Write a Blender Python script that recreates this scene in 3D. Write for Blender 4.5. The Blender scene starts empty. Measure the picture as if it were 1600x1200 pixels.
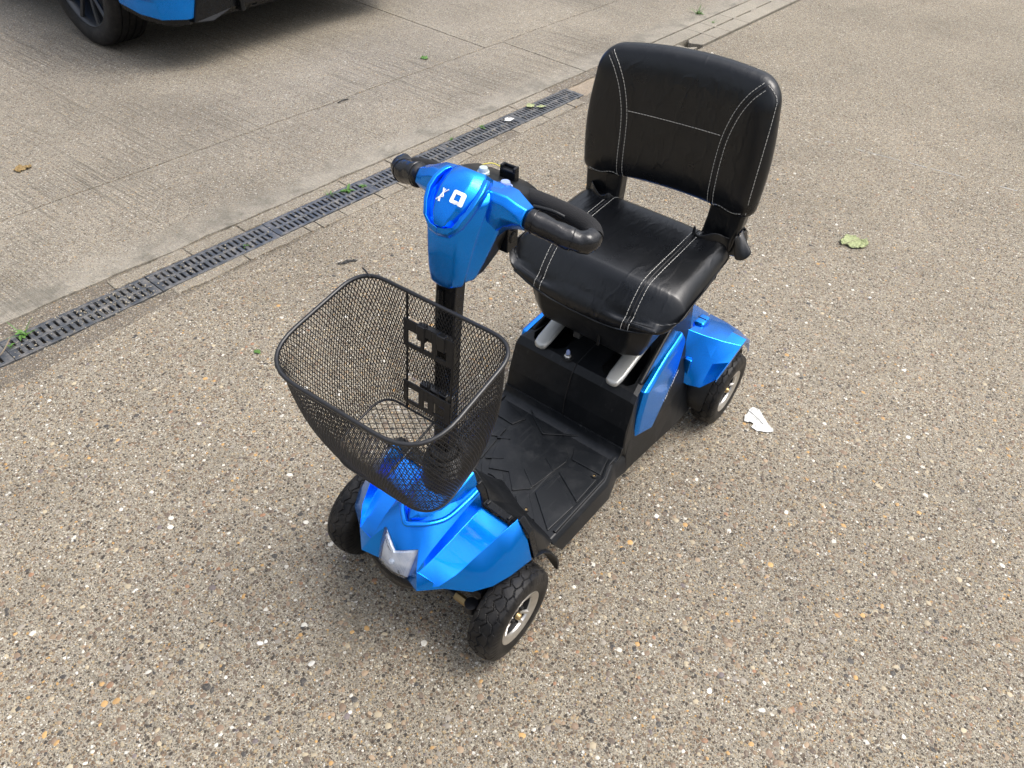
import bpy, bmesh, math, random
from mathutils import Vector, Matrix, noise
from mathutils.bvhtree import BVHTree
R = math.radians
PI = math.pi
scene = bpy.context.scene
COL = scene.collection
rnd = random.Random(7)

# ------------------------------------------------------------------ camera
cam_data = bpy.data.cameras.new('camera')
cam = bpy.data.objects.new('camera', cam_data)
COL.objects.link(cam)
scene.camera = cam
cam_data.sensor_width = 36
cam_data.lens = 1138.04 / 1600 * 36
cam_data.clip_start = 0.02
cam_data.clip_end = 500
_r = Vector((-0.60535766, 0.79460111, 0.04638085)).normalized()
_f = Vector((-0.5949859, -0.41303781, -0.68948644)).normalized()
_u = _r.cross(_f)
M = Matrix((( _r.x, _u.x, -_f.x, 1.0765067), (_r.y, _u.y, -_f.y, 0.65071515),
            (_r.z, _u.z, -_f.z, 1.55533358), (0, 0, 0, 1)))
cam.matrix_world = M

# ------------------------------------------------------------------ world and sun (overcast)
SUN_EL, SUN_AZ = R(62), R(128)       # azimuth from +x counterclockwise
world = bpy.data.worlds.new('World')
scene.world = world
world.use_nodes = True
wn, wl = world.node_tree.nodes, world.node_tree.links
wn.clear()
wout = wn.new('ShaderNodeOutputWorld')
bg = wn.new('ShaderNodeBackground')
sky = wn.new('ShaderNodeTexSky')
sky.sky_type = 'NISHITA'
sky.sun_disc = False
sky.sun_elevation = SUN_EL
sky.sun_rotation = PI / 2 - SUN_AZ
sky.dust_density = 4.0
sky.air_density = 1.0
sky.ozone_density = 1.0
hs = wn.new('ShaderNodeHueSaturation')
hs.inputs['Saturation'].default_value = 0.42
hs.inputs['Value'].default_value = 1.0
wl.new(sky.outputs[0], hs.inputs['Color'])
# broken cloud cover over the whole dome
tc = wn.new('ShaderNodeTexCoord')
cn = wn.new('ShaderNodeTexNoise')
cn.inputs['Scale'].default_value = 2.2
cn.inputs['Detail'].default_value = 5
wl.new(tc.outputs['Generated'], cn.inputs['Vector'])
cr = wn.new('ShaderNodeValToRGB')
cr.color_ramp.elements[0].position = 0.38
cr.color_ramp.elements[0].color = (0.74, 0.76, 0.80, 1)
cr.color_ramp.elements[1].position = 0.62
cr.color_ramp.elements[1].color = (1.35, 1.33, 1.30, 1)
wl.new(cn.outputs[0], cr.inputs[0])
mx = wn.new('ShaderNodeMixRGB')
mx.blend_type = 'MULTIPLY'
mx.inputs[0].default_value = 1.0
wl.new(hs.outputs[0], mx.inputs[1])
wl.new(cr.outputs[0], mx.inputs[2])
# overcast gradient, its horizon dimmed beyond CIE so upright faces turn darker
sxyz = wn.new('ShaderNodeSeparateXYZ')
wl.new(tc.outputs['Generated'], sxyz.inputs[0])
m1 = wn.new('ShaderNodeMath'); m1.operation = 'MAXIMUM'; m1.inputs[1].default_value = 0.0
wl.new(sxyz.outputs['Z'], m1.inputs[0])
m2 = wn.new('ShaderNodeMath'); m2.operation = 'MULTIPLY_ADD'; m2.inputs[1].default_value = 1.55; m2.inputs[2].default_value = 0.20
wl.new(m1.outputs[0], m2.inputs[0])
mx2 = wn.new('ShaderNodeMixRGB'); mx2.blend_type = 'MULTIPLY'; mx2.inputs[0].default_value = 1.0
wl.new(mx.outputs[0], mx2.inputs[1]); wl.new(m2.outputs[0], mx2.inputs[2])
wl.new(mx2.outputs[0], bg.inputs[0])
bg.inputs[1].default_value = 0.15
wl.new(bg.outputs[0], wout.inputs[0])

sd = bpy.data.lights.new('sun', 'SUN')
sd.energy = 0.75
sd.angle = R(32)
sd.color = (1.0, 0.955, 0.88)
sun = bpy.data.objects.new('sun', sd)
COL.objects.link(sun)
_d = Vector((math.cos(SUN_EL) * math.cos(SUN_AZ), math.cos(SUN_EL) * math.sin(SUN_AZ), math.sin(SUN_EL)))
sun.rotation_euler = _d.to_track_quat('Z', 'Y').to_euler()

scene.view_settings.view_transform = 'Standard'
scene.view_settings.look = 'None'
scene.view_settings.gamma = 1
scene.view_settings.exposure = 0.72
scene.view_settings.use_curve_mapping = False

# ------------------------------------------------------------------ material helpers
def new_mat(name):
    m = bpy.data.materials.new(name)
    m.use_nodes = True
    nt = m.node_tree
    b = nt.nodes['Principled BSDF']
    return m, nt, b

class NT:
    """tiny node helper"""
    def __init__(s, nt): s.nt = nt
    def n(s, t, **kw):
        x = s.nt.nodes.new(t)
        for k, v in kw.items(): setattr(x, k, v)
        return x
    def l(s, a, b): s.nt.links.new(a, b)
    def math(s, op, a, b=None, clamp=False):
        x = s.n('ShaderNodeMath', operation=op, use_clamp=clamp)
        for i, v in enumerate((a, b)):
            if v is None: continue
            if isinstance(v, (int, float)): x.inputs[i].default_value = v
            else: s.l(v, x.inputs[i])
        return x.outputs[0]
    def mix(s, f, a, b, mode='MIX'):
        x = s.n('ShaderNodeMixRGB', blend_type=mode)
        for i, v in enumerate((f, a, b)):
            if isinstance(v, (int, float)): x.inputs[i].default_value = v
            elif isinstance(v, tuple): x.inputs[i].default_value = v if len(v) == 4 else (*v, 1)
            else: s.l(v, x.inputs[i])
        return x.outputs[0]
    def ramp(s, f, stops, interp='LINEAR'):
        x = s.n('ShaderNodeValToRGB')
        x.color_ramp.interpolation = interp
        e = x.color_ramp.elements
        while len(e) < len(stops): e.new(0.5)
        for i, (p, c) in enumerate(stops):
            e[i].position = p
            e[i].color = (c, c, c, 1) if isinstance(c, (int, float)) else (*c, 1)
        s.l(f, x.inputs[0])
        return x.outputs[0]
    def noise(s, vec, scale, detail=4, rough=0.55, dims='3D'):
        x = s.n('ShaderNodeTexNoise', noise_dimensions=dims)
        x.inputs['Scale'].default_value = scale
        x.inputs['Detail'].default_value = detail
        x.inputs['Roughness'].default_value = rough
        if vec is not None: s.l(vec, x.inputs['Vector'])
        return x.outputs[0]
    def mapping(s, vec, scale=(1, 1, 1), rot=(0, 0, 0)):
        x = s.n('ShaderNodeMapping')
        x.inputs['Scale'].default_value = scale
        x.inputs['Rotation'].default_value = rot
        s.l(vec, x.inputs['Vector'])
        return x.outputs[0]

def simple(name, col, rough=0.5, metal=0.0, coat=0.0, coat_rough=0.05, bump=0.0, bscale=300, var=0.12, vscale=6,
           spec=0.45, rvar=0.1, dust=0.0):
    m, nt, b = new_mat(name)
    h = NT(nt)
    t = h.n('ShaderNodeTexCoord').outputs['Object']
    n1 = h.noise(t, vscale, 5)
    lo = tuple(c * (1 - var) for c in col); hi = tuple(min(1, c * (1 + var)) for c in col)
    c = h.mix(n1, lo, hi)
    if dust:
        g = h.noise(t, 22, 8, 0.7)
        f = h.ramp(g, [(0.45, 0.0), (0.75, dust)])
        c = h.mix(f, c, (0.33, 0.30, 0.26))
    h.l(c, b.inputs['Base Color'])
    rr = h.math('ADD', rough - rvar / 2, h.math('MULTIPLY', h.noise(t, 40, 4), rvar), True)
    h.l(rr, b.inputs['Roughness'])
    b.inputs['Metallic'].default_value = metal
    b.inputs['Coat Weight'].default_value = coat
    b.inputs['Coat Roughness'].default_value = coat_rough
    b.inputs['Specular IOR Level'].default_value = spec
    if bump:
        bp = h.n('ShaderNodeBump')
        bp.inputs['Strength'].default_value = bump
        bp.inputs['Distance'].default_value = 0.001
        h.l(h.noise(t, bscale, 3), bp.inputs['Height'])
        h.l(bp.outputs[0], b.inputs['Normal'])
    return m

# exposed aggregate concrete ------------------------------------------------
AX_S = Vector((-0.99842, 0.05622, 0))        # along the drain
AX_N = Vector((-0.05622, -0.99842, 0))       # away from the scooter
def concrete(name, base=(0.285, 0.252, 0.190), stones=1.0, groove=0.5, stain=0.35, fine=1.0, tint=None, smooth_band=False):
    m, nt, b = new_mat(name)
    h = NT(nt)
    pos = h.n('ShaderNodeNewGeometry').outputs['Position']
    big = h.noise(pos, 1.1, 6, 0.6)
    mid = h.noise(pos, 9, 5, 0.65)
    fin = h.noise(pos, 420, 3, 0.7)
    c = h.mix(h.ramp(big, [(0.3, 0.0), (0.7, 1.0)]), tuple(x * 0.80 for x in base), tuple(x * 1.16 for x in base))
    c = h.mix(h.ramp(mid, [(0.35, 0.0), (0.8, stain)]), c, tuple(x * 0.66 for x in base))
    c = h.mix(h.ramp(fin, [(0.3, 0.0), (0.7, 1.0)]), h.mix(0.5 * fine, c, tuple(x * 0.45 for x in base)), h.mix(0.22 * fine, c, (0.62, 0.56, 0.48)))
    height = h.math('MULTIPLY', fin, 0.25)
    sm = None
    if smooth_band:
        sx = h.n('ShaderNodeVectorMath', operation='DOT_PRODUCT')
        h.l(pos, sx.inputs[0]); sx.inputs[1].default_value = tuple(AX_N)
        edge = h.math('ADD', sx.outputs['Value'], h.math('MULTIPLY', h.math('SUBTRACT', h.noise(pos, 3.5, 5), 0.5), 0.16))
        sm = h.ramp(edge, [(0.0, 1.0), (0.5, 1.0)])
        mr = h.n('ShaderNodeMapRange')
        mr.inputs[1].default_value = 1.72; mr.inputs[2].default_value = 1.86
        mr.inputs[3].default_value = 0.45; mr.inputs[4].default_value = 1.0
        h.l(edge, mr.inputs[0])
        sm = mr.outputs[0]
    warp = h.n('ShaderNodeVectorMath', operation='ADD')
    nz = h.n('ShaderNodeTexNoise'); nz.inputs['Scale'].default_value = 150; nz.inputs['Detail'].default_value = 2
    h.l(pos, nz.inputs['Vector'])
    sc = h.n('ShaderNodeVectorMath', operation='SCALE'); sc.inputs['Scale'].default_value = 0.004
    sub = h.n('ShaderNodeVectorMath', operation='SUBTRACT'); sub.inputs[1].default_value = (0.5, 0.5, 0.5)
    h.l(nz.outputs['Color'], sub.inputs[0]); h.l(sub.outputs[0], sc.inputs[0])
    h.l(pos, warp.inputs[0]); h.l(sc.outputs[0], warp.inputs[1])
    cols = [(0.0, (0.060, 0.048, 0.038)), (0.14, (0.18, 0.125, 0.080)), (0.27, (0.32, 0.28, 0.21)), (0.40, (0.13, 0.100, 0.075)),
            (0.52, (0.35, 0.27, 0.16)), (0.64, (0.22, 0.195, 0.155)), (0.76, (0.45, 0.41, 0.32)), (0.88, (0.055, 0.048, 0.042)), (0.94, (0.62, 0.59, 0.52)), (0.985, (0.48, 0.29, 0.11))]
    for scale, thr, sel in ((400, 0.46, 0.10), (215, 0.43, 0.25), (115, 0.42, 0.45)):
        v = h.n('ShaderNodeTexVoronoi', voronoi_dimensions='2D', feature='F1')
        v.inputs['Scale'].default_value = scale
        v.inputs['Randomness'].default_value = 1.0
        h.l(warp.outputs[0], v.inputs['Vector'])
        sp = h.n('ShaderNodeSeparateColor'); h.l(v.outputs['Color'], sp.inputs[0])
        keep = h.math('GREATER_THAN', sp.outputs[0], sel)
        rad = h.math('MULTIPLY', h.math('ADD', 0.55, h.math('MULTIPLY', sp.outputs[2], 0.6)), thr)
        d = h.math('SUBTRACT', rad, v.outputs['Distance'])
        inside = h.math('MULTIPLY', d, 14.0, True)
        f = h.math('MULTIPLY', h.math('MULTIPLY', inside, keep), stones)
        if sm is not None: f = h.math('MULTIPLY', f, sm)
        sc_col = h.ramp(sp.outputs[1], cols, 'CONSTANT')
        c = h.mix(h.math('MULTIPLY', f, 0.95), c, sc_col)
        height = h.math('ADD', height, h.math('MULTIPLY', f, 0.5 * 190 / scale))
    # dark pits between the stones
    pit = h.n('ShaderNodeTexVoronoi', voronoi_dimensions='2D'); pit.inputs['Scale'].default_value = 300
    h.l(warp.outputs[0], pit.inputs['Vector'])
    psp = h.n('ShaderNodeSeparateColor'); h.l(pit.outputs['Color'], psp.inputs[0])
    pf = h.math('MULTIPLY', h.math('GREATER_THAN', psp.outputs[1], 0.80), h.math('LESS_THAN', pit.outputs['Distance'], 0.30))
    pf = h.math('MULTIPLY', pf, min(1.0, stones))
    c = h.mix(h.math('MULTIPLY', pf, 0.75), c, tuple(x * 0.18 for x in base))
    height = h.math('SUBTRACT', height, h.math('MULTIPLY', pf, 0.8))
    # drawn grooves across the slab
    gm = h.mapping(pos, (150, 1.3, 1), (0, 0, R(-7.0)))
    g = h.noise(gm, 1.0, 3, 0.5)
    gmask = h.math('MULTIPLY', h.ramp(h.noise(pos, 1.4, 3), [(0.38, 0.15), (0.62, 1.0)]), groove)
    if sm is not None: gmask = h.math('MULTIPLY', gmask, sm)
    gl = h.ramp(g, [(0.38, 1.0), (0.47, 0.0)])
    gf = h.math('MULTIPLY', gl, gmask)
    c = h.mix(h.math('MULTIPLY', gf, 0.55), c, tuple(x * 0.42 for x in base))
    height = h.math('SUBTRACT', height, h.math('MULTIPLY', gf, 1.2))
    if sm is not None:
        c = h.mix(h.math('MULTIPLY', h.math('SUBTRACT', 1.0, sm), 0.35), c, (0.28, 0.265, 0.23))
        dk = h.math('MULTIPLY', h.math('SUBTRACT', 1.0, sm), h.ramp(h.noise(pos, 6, 6, 0.7), [(0.48, 0.0), (0.62, 1.0)]))
        c = h.mix(h.math('MULTIPLY', dk, 1.1, True), c, (0.105, 0.098, 0.078))
    # broad worn and damp patches, a little darker or paler than the rest
    pt = h.noise(pos, 0.8, 7, 0.62)
    c = h.mix(1.0, c, h.ramp(pt, [(0.30, 0.80), (0.50, 1.0), (0.70, 1.14)]), 'MULTIPLY')
    # oily smudges
    sm2 = h.ramp(h.noise(h.mapping(pos, (1, 1.6, 1)), 2.3, 3), [(0.60, 0.0), (0.78, 0.45)])
    c = h.mix(sm2, c, tuple(x * 0.6 for x in base))
    h.l(c, b.inputs['Base Color'])
    b.inputs['Roughness'].default_value = 0.82
    b.inputs['Specular IOR Level'].default_value = 0.3
    bp = h.n('ShaderNodeBump')
    bp.inputs['Strength'].default_value = 1.0
    bp.inputs['Distance'].default_value = 0.0022
    h.l(height, bp.inputs['Height'])
    h.l(bp.outputs[0], b.inputs['Normal'])
    return m

def blue_paint():
    m, nt, b = new_mat('blue_metallic_paint')
    h = NT(nt)
    t = h.n('ShaderNodeTexCoord').outputs['Object']
    v = h.n('ShaderNodeTexVoronoi'); v.inputs['Scale'].default_value = 2500
    h.l(t, v.inputs['Vector'])
    sp = h.n('ShaderNodeSeparateColor'); h.l(v.outputs['Color'], sp.inputs[0])
    c = h.mix(sp.outputs[0], (0.0, 0.205, 0.84), (0.0, 0.290, 1.0))
    h.l(c, b.inputs['Base Color'])
    b.inputs['Metallic'].default_value = 0.9
    b.inputs['Roughness'].default_value = 0.25
    b.inputs['Coat Weight'].default_value = 0.45
    b.inputs['Coat Roughness'].default_value = 0.04
    bp = h.n('ShaderNodeBump'); bp.inputs['Strength'].default_value = 0.05; bp.inputs['Distance'].default_value = 0.0004
    h.l(h.noise(t, 60, 2), bp.inputs['Height']); h.l(bp.outputs[0], b.inputs['Coat Normal'])
    return m

def black_plastic(name='black_plastic', col=(0.006, 0.0068, 0.008), rough=0.36, scuff=0.25, bumpy=0.35):
    m, nt, b = new_mat(name)
    h = NT(nt)
    t = h.n('ShaderNodeTexCoord').outputs['Object']
    sc = h.ramp(h.noise(t, 14, 8, 0.75), [(0.48, 0.0), (0.8, scuff)])
    st = h.ramp(h.noise(h.mapping(t, (6, 90, 30), (0, 0, 0.7)), 1.0, 4), [(0.62, 0.0), (0.72, scuff)])
    c = h.mix(h.math('MAXIMUM', h.math('MULTIPLY', sc, 0.35), h.math('MULTIPLY', st, 0.35)), col, (0.14, 0.14, 0.14))
    h.l(c, b.inputs['Base Color'])
    h.l(h.math('ADD', rough, h.math('MULTIPLY', sc, 0.5)), b.inputs['Roughness'])
    b.inputs['Specular IOR Level'].default_value = 0.30
    bp = h.n('ShaderNodeBump'); bp.inputs['Strength'].default_value = bumpy; bp.inputs['Distance'].default_value = 0.0004
    h.l(h.noise(t, 1100, 2), bp.inputs['Height']); h.l(bp.outputs[0], b.inputs['Normal'])
    return m

def leather():
    m, nt, b = new_mat('black_vinyl')
    h = NT(nt)
    t = h.n('ShaderNodeTexCoord').outputs['Object']
    c = h.mix(h.ramp(h.noise(t, 30, 6), [(0.4, 0.0), (0.8, 0.3)]), (0.003, 0.0035, 0.0045), (0.010, 0.0115, 0.014))
    h.l(c, b.inputs['Base Color'])
    h.l(h.math('ADD', 0.23, h.math('MULTIPLY', h.noise(t, 12, 5), 0.12)), b.inputs['Roughness'])
    b.inputs['Specular IOR Level'].default_value = 0.5
    bp = h.n('ShaderNodeBump'); bp.inputs['Strength'].default_value = 0.42; bp.inputs['Distance'].default_value = 0.004
    fold = h.noise(h.mapping(t, (5, 16, 9), (0.3, 0.2, 0.6)), 1.0, 3, 0.5)
    big = h.math('ADD', h.noise(t, 9, 3, 0.5), h.math('MULTIPLY', h.ramp(fold, [(0.44, 0.0), (0.5, 1.0), (0.56, 0.0)]), 0.28))
    v = h.n('ShaderNodeTexVoronoi'); v.inputs['Scale'].default_value = 650; h.l(t, v.inputs['Vector'])
    h.l(h.math('ADD', big, h.math('MULTIPLY', v.outputs['Distance'], 0.05)), bp.inputs['Height'])
    h.l(bp.outputs[0], b.inputs['Normal'])
    return m

MAT = {}
MAT['yard'] = concrete('exposed_aggregate_concrete', stones=1.0, groove=0.45)
MAT['slab'] = concrete('grooved_concrete', base=(0.285, 0.258, 0.205), stones=0.8, groove=1.0, smooth_band=True)
MAT['mortar'] = concrete('pale_mortar', base=(0.275, 0.245, 0.19), stones=0.6, groove=0.0, stain=0.75, fine=0.9)
MAT['dirt'] = concrete('brown_grit', base=(0.088, 0.074, 0.056), stones=0.7, groove=0.0, stain=0.6, fine=1.0)
MAT['block'] = concrete('channel_concrete', base=(0.25, 0.23, 0.185), stones=0.3, groove=0.0, stain=0.4, fine=0.7)
MAT['blue'] = blue_paint()
MAT['plastic'] = black_plastic()
MAT['plastic2'] = black_plastic('black_smooth_plastic', (0.005, 0.0055, 0.0065), 0.27, 0.1, 0.15)
MAT['mat'] = black_plastic('black_floor_plastic', (0.007, 0.0082, 0.010), 0.33, 0.35, 0.25)
MAT['leather'] = leather()
MAT['thread'] = simple('white_thread', (0.52, 0.51, 0.47), 0.8)
MAT['rubber'] = simple('tyre_rubber', (0.0075, 0.0075, 0.008), 0.46, bump=0.3, bscale=700, dust=0.10, spec=0.22)
MAT['black_metal'] = simple('black_coated_metal', (0.012, 0.012, 0.013), 0.38, coat=0.2)
MAT['wire'] = simple('black_coated_wire', (0.010, 0.010, 0.011), 0.42)
MAT['silver'] = simple('machined_aluminium', (0.62, 0.60, 0.56), 0.34, metal=0.9, var=0.2, vscale=60, rvar=0.25, dust=0.25)
MAT['lever'] = simple('cast_aluminium', (0.50, 0.50, 0.47), 0.42, metal=0.55, bump=0.4, bscale=500)
MAT['brass'] = simple('tarnished_brass', (0.42, 0.30, 0.14), 0.4, metal=0.8)
MAT['foam'] = simple('black_foam', (0.012, 0.012, 0.013), 0.95, bump=1.0, bscale=500)
MAT['tape'] = simple('black_tape', (0.010, 0.010, 0.011), 0.2, bump=0.7, bscale=70, rvar=0.2)
MAT['white'] = simple('white_print', (0.82, 0.83, 0.84), 0.5)
MAT['cap'] = simple('translucent_pale_plastic', (0.26, 0.33, 0.56), 0.3)
MAT['cap2'] = simple('pale_green_plastic', (0.38, 0.44, 0.42), 0.35)
MAT['dark'] = simple('dark_void_plastic', (0.006, 0.006, 0.007), 0.6)
MAT['grate'] = simple('slate_grey_grate', (0.040, 0.045, 0.052), 0.5, bump=0.4, bscale=300, dust=0.55, var=0.2, vscale=14)
MAT['paper'] = simple('weathered_white_paper', (0.60, 0.60, 0.57), 0.8, var=0.1, vscale=60)
MAT['leaf_dry'] = simple('pale_green_leaf', (0.28, 0.31, 0.15), 0.7, var=0.25, vscale=150)
MAT['leaf'] = simple('green_leaf', (0.075, 0.165, 0.028), 0.55, var=0.35, vscale=120)
MAT['leaf_brown'] = simple('brown_leaf', (0.22, 0.15, 0.06), 0.8, var=0.3, vscale=120)
MAT['twig'] = simple('twig_bark', (0.20, 0.16, 0.11), 0.85)
MAT['darkleaf'] = simple('dark_scrap', (0.025, 0.024, 0.022), 0.7)
MAT['glass'] = simple('dark_tinted_glass', (0.01, 0.012, 0.014), 0.05, spec=0.8)
MAT['carred'] = simple('red_lamp_plastic', (0.45, 0.01, 0.01), 0.15, coat=1)
MAT['alloy'] = simple('dark_grey_alloy', (0.055, 0.058, 0.062), 0.35, metal=0.5)

def lens_mat():
    m, nt, b = new_mat('bright_spot_reflector')
    h = NT(nt)
    t = h.n('ShaderNodeTexCoord').outputs['Object']
    v = h.n('ShaderNodeTexVoronoi'); v.inputs['Scale'].default_value = 330; v.inputs['Randomness'].default_value = 0.0
    h.l(h.mapping(t, (1, 1, 1), (0, 0, 0.2)), v.inputs['Vector'])
    d = h.ramp(v.outputs['Distance'], [(0.2, 1.0), (0.62, 0.0)])
    c = h.mix(d, (0.48, 0.54, 0.68), (0.82, 0.86, 0.93))
    c = h.mix(h.ramp(h.noise(t, 30, 2), [(0.42, 0.0), (0.62, 1.0)]), c, (0.92, 0.93, 0.95))  # pale blotches put the lamp's bright spots into the colour
    h.l(c, b.inputs['Base Color'])
    b.inputs['Metallic'].default_value = 0.35
    b.inputs['Roughness'].default_value = 0.2
    b.inputs['Coat Weight'].default_value = 1.0
    b.inputs['Coat Roughness'].default_value = 0.05
    bp = h.n('ShaderNodeBump'); bp.inputs['Strength'].default_value = 0.6; bp.inputs['Distance'].default_value = 0.001
    h.l(v.outputs['Distance'], bp.inputs['Height']); h.l(bp.outputs[0], b.inputs['Normal'])
    return m
MAT['lens'] = lens_mat()

def clear_mat():
    m, nt, b = new_mat('clear_lens_plastic')
    h = NT(nt)
    b.inputs['Base Color'].default_value = (0.90, 0.94, 1.0, 1)
    b.inputs['Transmission Weight'].default_value = 1.0
    b.inputs['Roughness'].default_value = 0.07
    b.inputs['IOR'].default_value = 1.22
    t = h.n('ShaderNodeTexCoord').outputs['Object']
    v = h.n('ShaderNodeTexVoronoi'); v.inputs['Scale'].default_value = 380; v.inputs['Randomness'].default_value = 0.0
    h.l(t, v.inputs['Vector'])
    bp = h.n('ShaderNodeBump'); bp.inputs['Strength'].default_value = 0.35; bp.inputs['Distance'].default_value = 0.0006
    h.l(v.outputs['Distance'], bp.inputs['Height']); h.l(bp.outputs[0], b.inputs['Normal'])
    return m
MAT['clear'] = clear_mat()

# ------------------------------------------------------------------ mesh helpers
class MB:
    def __init__(s): s.v = []; s.f = []
    def add(s, vs, fs):
        k = len(s.v)
        s.v += [tuple(v) for v in vs]
        s.f += [tuple(i + k for i in f) for f in fs]
        return s
    def box(s, c, d, rot=None):
        vs = [Vector((x * d[0] / 2, y * d[1] / 2, z * d[2] / 2)) for x in (-1, 1) for y in (-1, 1) for z in (-1, 1)]
        if rot is not None: vs = [rot @ v for v in vs]
        vs = [v + Vector(c) for v in vs]
        return s.add(vs, [(0, 1, 3, 2), (4, 6, 7, 5), (0, 4, 5, 1), (2, 3, 7, 6), (0, 2, 6, 4), (1, 5, 7, 3)])
    def prism(s, poly, z0, z1):
        n = len(poly)
        vs = [(x, y, z0) for x, y in poly] + [(x, y, z1) for x, y in poly]
        fs = [tuple(range(n))[::-1], tuple(range(n, 2 * n))] + [(i, (i + 1) % n, n + (i + 1) % n, n + i) for i in range(n)]
        return s.add(vs, fs)
    def tube(s, pts, r, n=8, closed=False, cap=True, radii=None, flat=1.0):
        pts = [Vector(p) for p in pts]
        m = len(pts)
        vs = []; prev = None
        for i, p in enumerate(pts):
            a = pts[(i - 1) % m] if (closed or i > 0) else p
            c = pts[(i + 1) % m] if (closed or i < m - 1) else p
            t = (c - a)
            t = t.normalized() if t.length > 1e-9 else Vector((0, 0, 1))
            if prev is None:
                up = Vector((0, 0, 1)) if abs(t.z) < 0.95 else Vector((1, 0, 0))
                e = (up - t * up.dot(t)).normalized()
            else:
                e = (prev - t * prev.dot(t))
                e = e.normalized() if e.length > 1e-6 else Vector((1, 0, 0))
            prev = e
            g = t.cross(e)
            rr = radii[i] if radii else r
            for k in range(n):
                an = 2 * PI * k / n
                vs.append(p + e * math.cos(an) * rr * flat + g * math.sin(an) * rr)
        fs = []
        mm = m if closed else m - 1
        for i in range(mm):
            for k in range(n):
                a = i * n + k; b_ = i * n + (k + 1) % n
                c = ((i + 1) % m) * n + (k + 1) % n; d = ((i + 1) % m) * n + k
                fs.append((a, b_, c, d))
        if cap and not closed:
            fs.append(tuple(range(n))[::-1]); fs.append(tuple((m - 1) * n + k for k in range(n)))
        return s.add(vs, fs)
    def lathe(s, prof, axis='y', c=(0, 0, 0), n=40, closed=False):
        """prof: (radius, offset along axis)"""
        vs = []; m = len(prof)
        for k in range(n):
            a = 2 * PI * k / n
            for r, o in prof:
                p = (r * math.cos(a), o, r * math.sin(a)) if axis == 'y' else ((r * math.cos(a), r * math.sin(a), o) if axis == 'z' else (o, r * math.cos(a), r * math.sin(a)))
                vs.append((p[0] + c[0], p[1] + c[1], p[2] + c[2]))
        fs = []
        mm = m if closed else m - 1
        for k in range(n):
            for i in range(mm):
                j = (i + 1) % m
                fs.append((k * m + i, k * m + j, ((k + 1) % n) * m + j, ((k + 1) % n) * m + i))
        return s.add(vs, fs)
    def loft(s, secs, closed=True, caps=True):
        n = len(secs[0]); vs = [p for q in secs for p in q]; fs = []
        for i in range(len(secs) - 1):
            for k in range(n if closed else n - 1):
                fs.append((i * n + k, i * n + (k + 1) % n, (i + 1) * n + (k + 1) % n, (i + 1) * n + k))
        if caps and closed:
            fs.append(tuple(range(n))[::-1]); fs.append(tuple((len(secs) - 1) * n + k for k in range(n)))
        return s.add(vs, fs)
    def rbox(s, c, d, r, n=4, fn=None, rot=None):
        """rounded box: cube grid pushed out, optional deform fn(Vector)->Vector in local coords"""
        hx = [x / 2 for x in d]
        def axis_pts(h):
            inner = max(h - r, 0.0)
            cs = []
            for k in range(n + 1): cs.append(-h + r * (1 - math.cos(PI / 2 * k / n)) * 1.0 if False else -h + r * k / n)
            q = max(2, int(2 * inner / max(r, 0.02)) + 1)
            q = min(q, 14)
            for k in range(1, q): cs.append(-inner + 2 * inner * k / q)
            for k in range(n + 1): cs.append(inner + r * k / n)
            return cs
        ax = [axis_pts(h) for h in hx]
        bm = {}
        vs = []; fs = []
        def vid(p):
            key = tuple(round(x, 6) for x in p)
            if key in bm: return bm[key]
            P = Vector(p)
            inner = Vector([max(-h + r, min(h - r, P[i])) for i, h in enumerate(hx)])
            dd = P - inner
            if dd.length > 1e-9:
                # map cube offset to sphere using per-axis angle
                q = Vector([math.tan(PI / 4 * dd[i] / r) if r > 0 else 0 for i in range(3)])
                dd = q.normalized() * r
            P = inner + dd
            if fn: P = fn(P)
            if rot is not None: P = rot @ P
            P = P + Vector(c)
            bm[key] = len(vs); vs.append(tuple(P)); return bm[key]
        for a in range(3):
            u, w = (a + 1) % 3, (a + 2) % 3
            for sgn in (-1, 1):
                for i in range(len(ax[u]) - 1):
                    for j in range(len(ax[w]) - 1):
                        q = []
                        for (ii, jj) in ((i, j), (i + 1, j), (i + 1, j + 1), (i, j + 1)):
                            p = [0, 0, 0]; p[a] = sgn * hx[a]; p[u] = ax[u][ii]; p[w] = ax[w][jj]
                            q.append(vid(p))
                        fs.append(tuple(q) if sgn > 0 else tuple(q[::-1]))
        return s.add(vs, fs)
    def xf(s, fn):
        s.v = [tuple(fn(Vector(v))) for v in s.v]; return s
    def mirror(s):
        n = len(s.v)
        s.v += [(x, -y, z) for x, y, z in s.v]
        s.f += [tuple(i + n for i in f[::-1]) for f in s.f]
        return s

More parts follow.
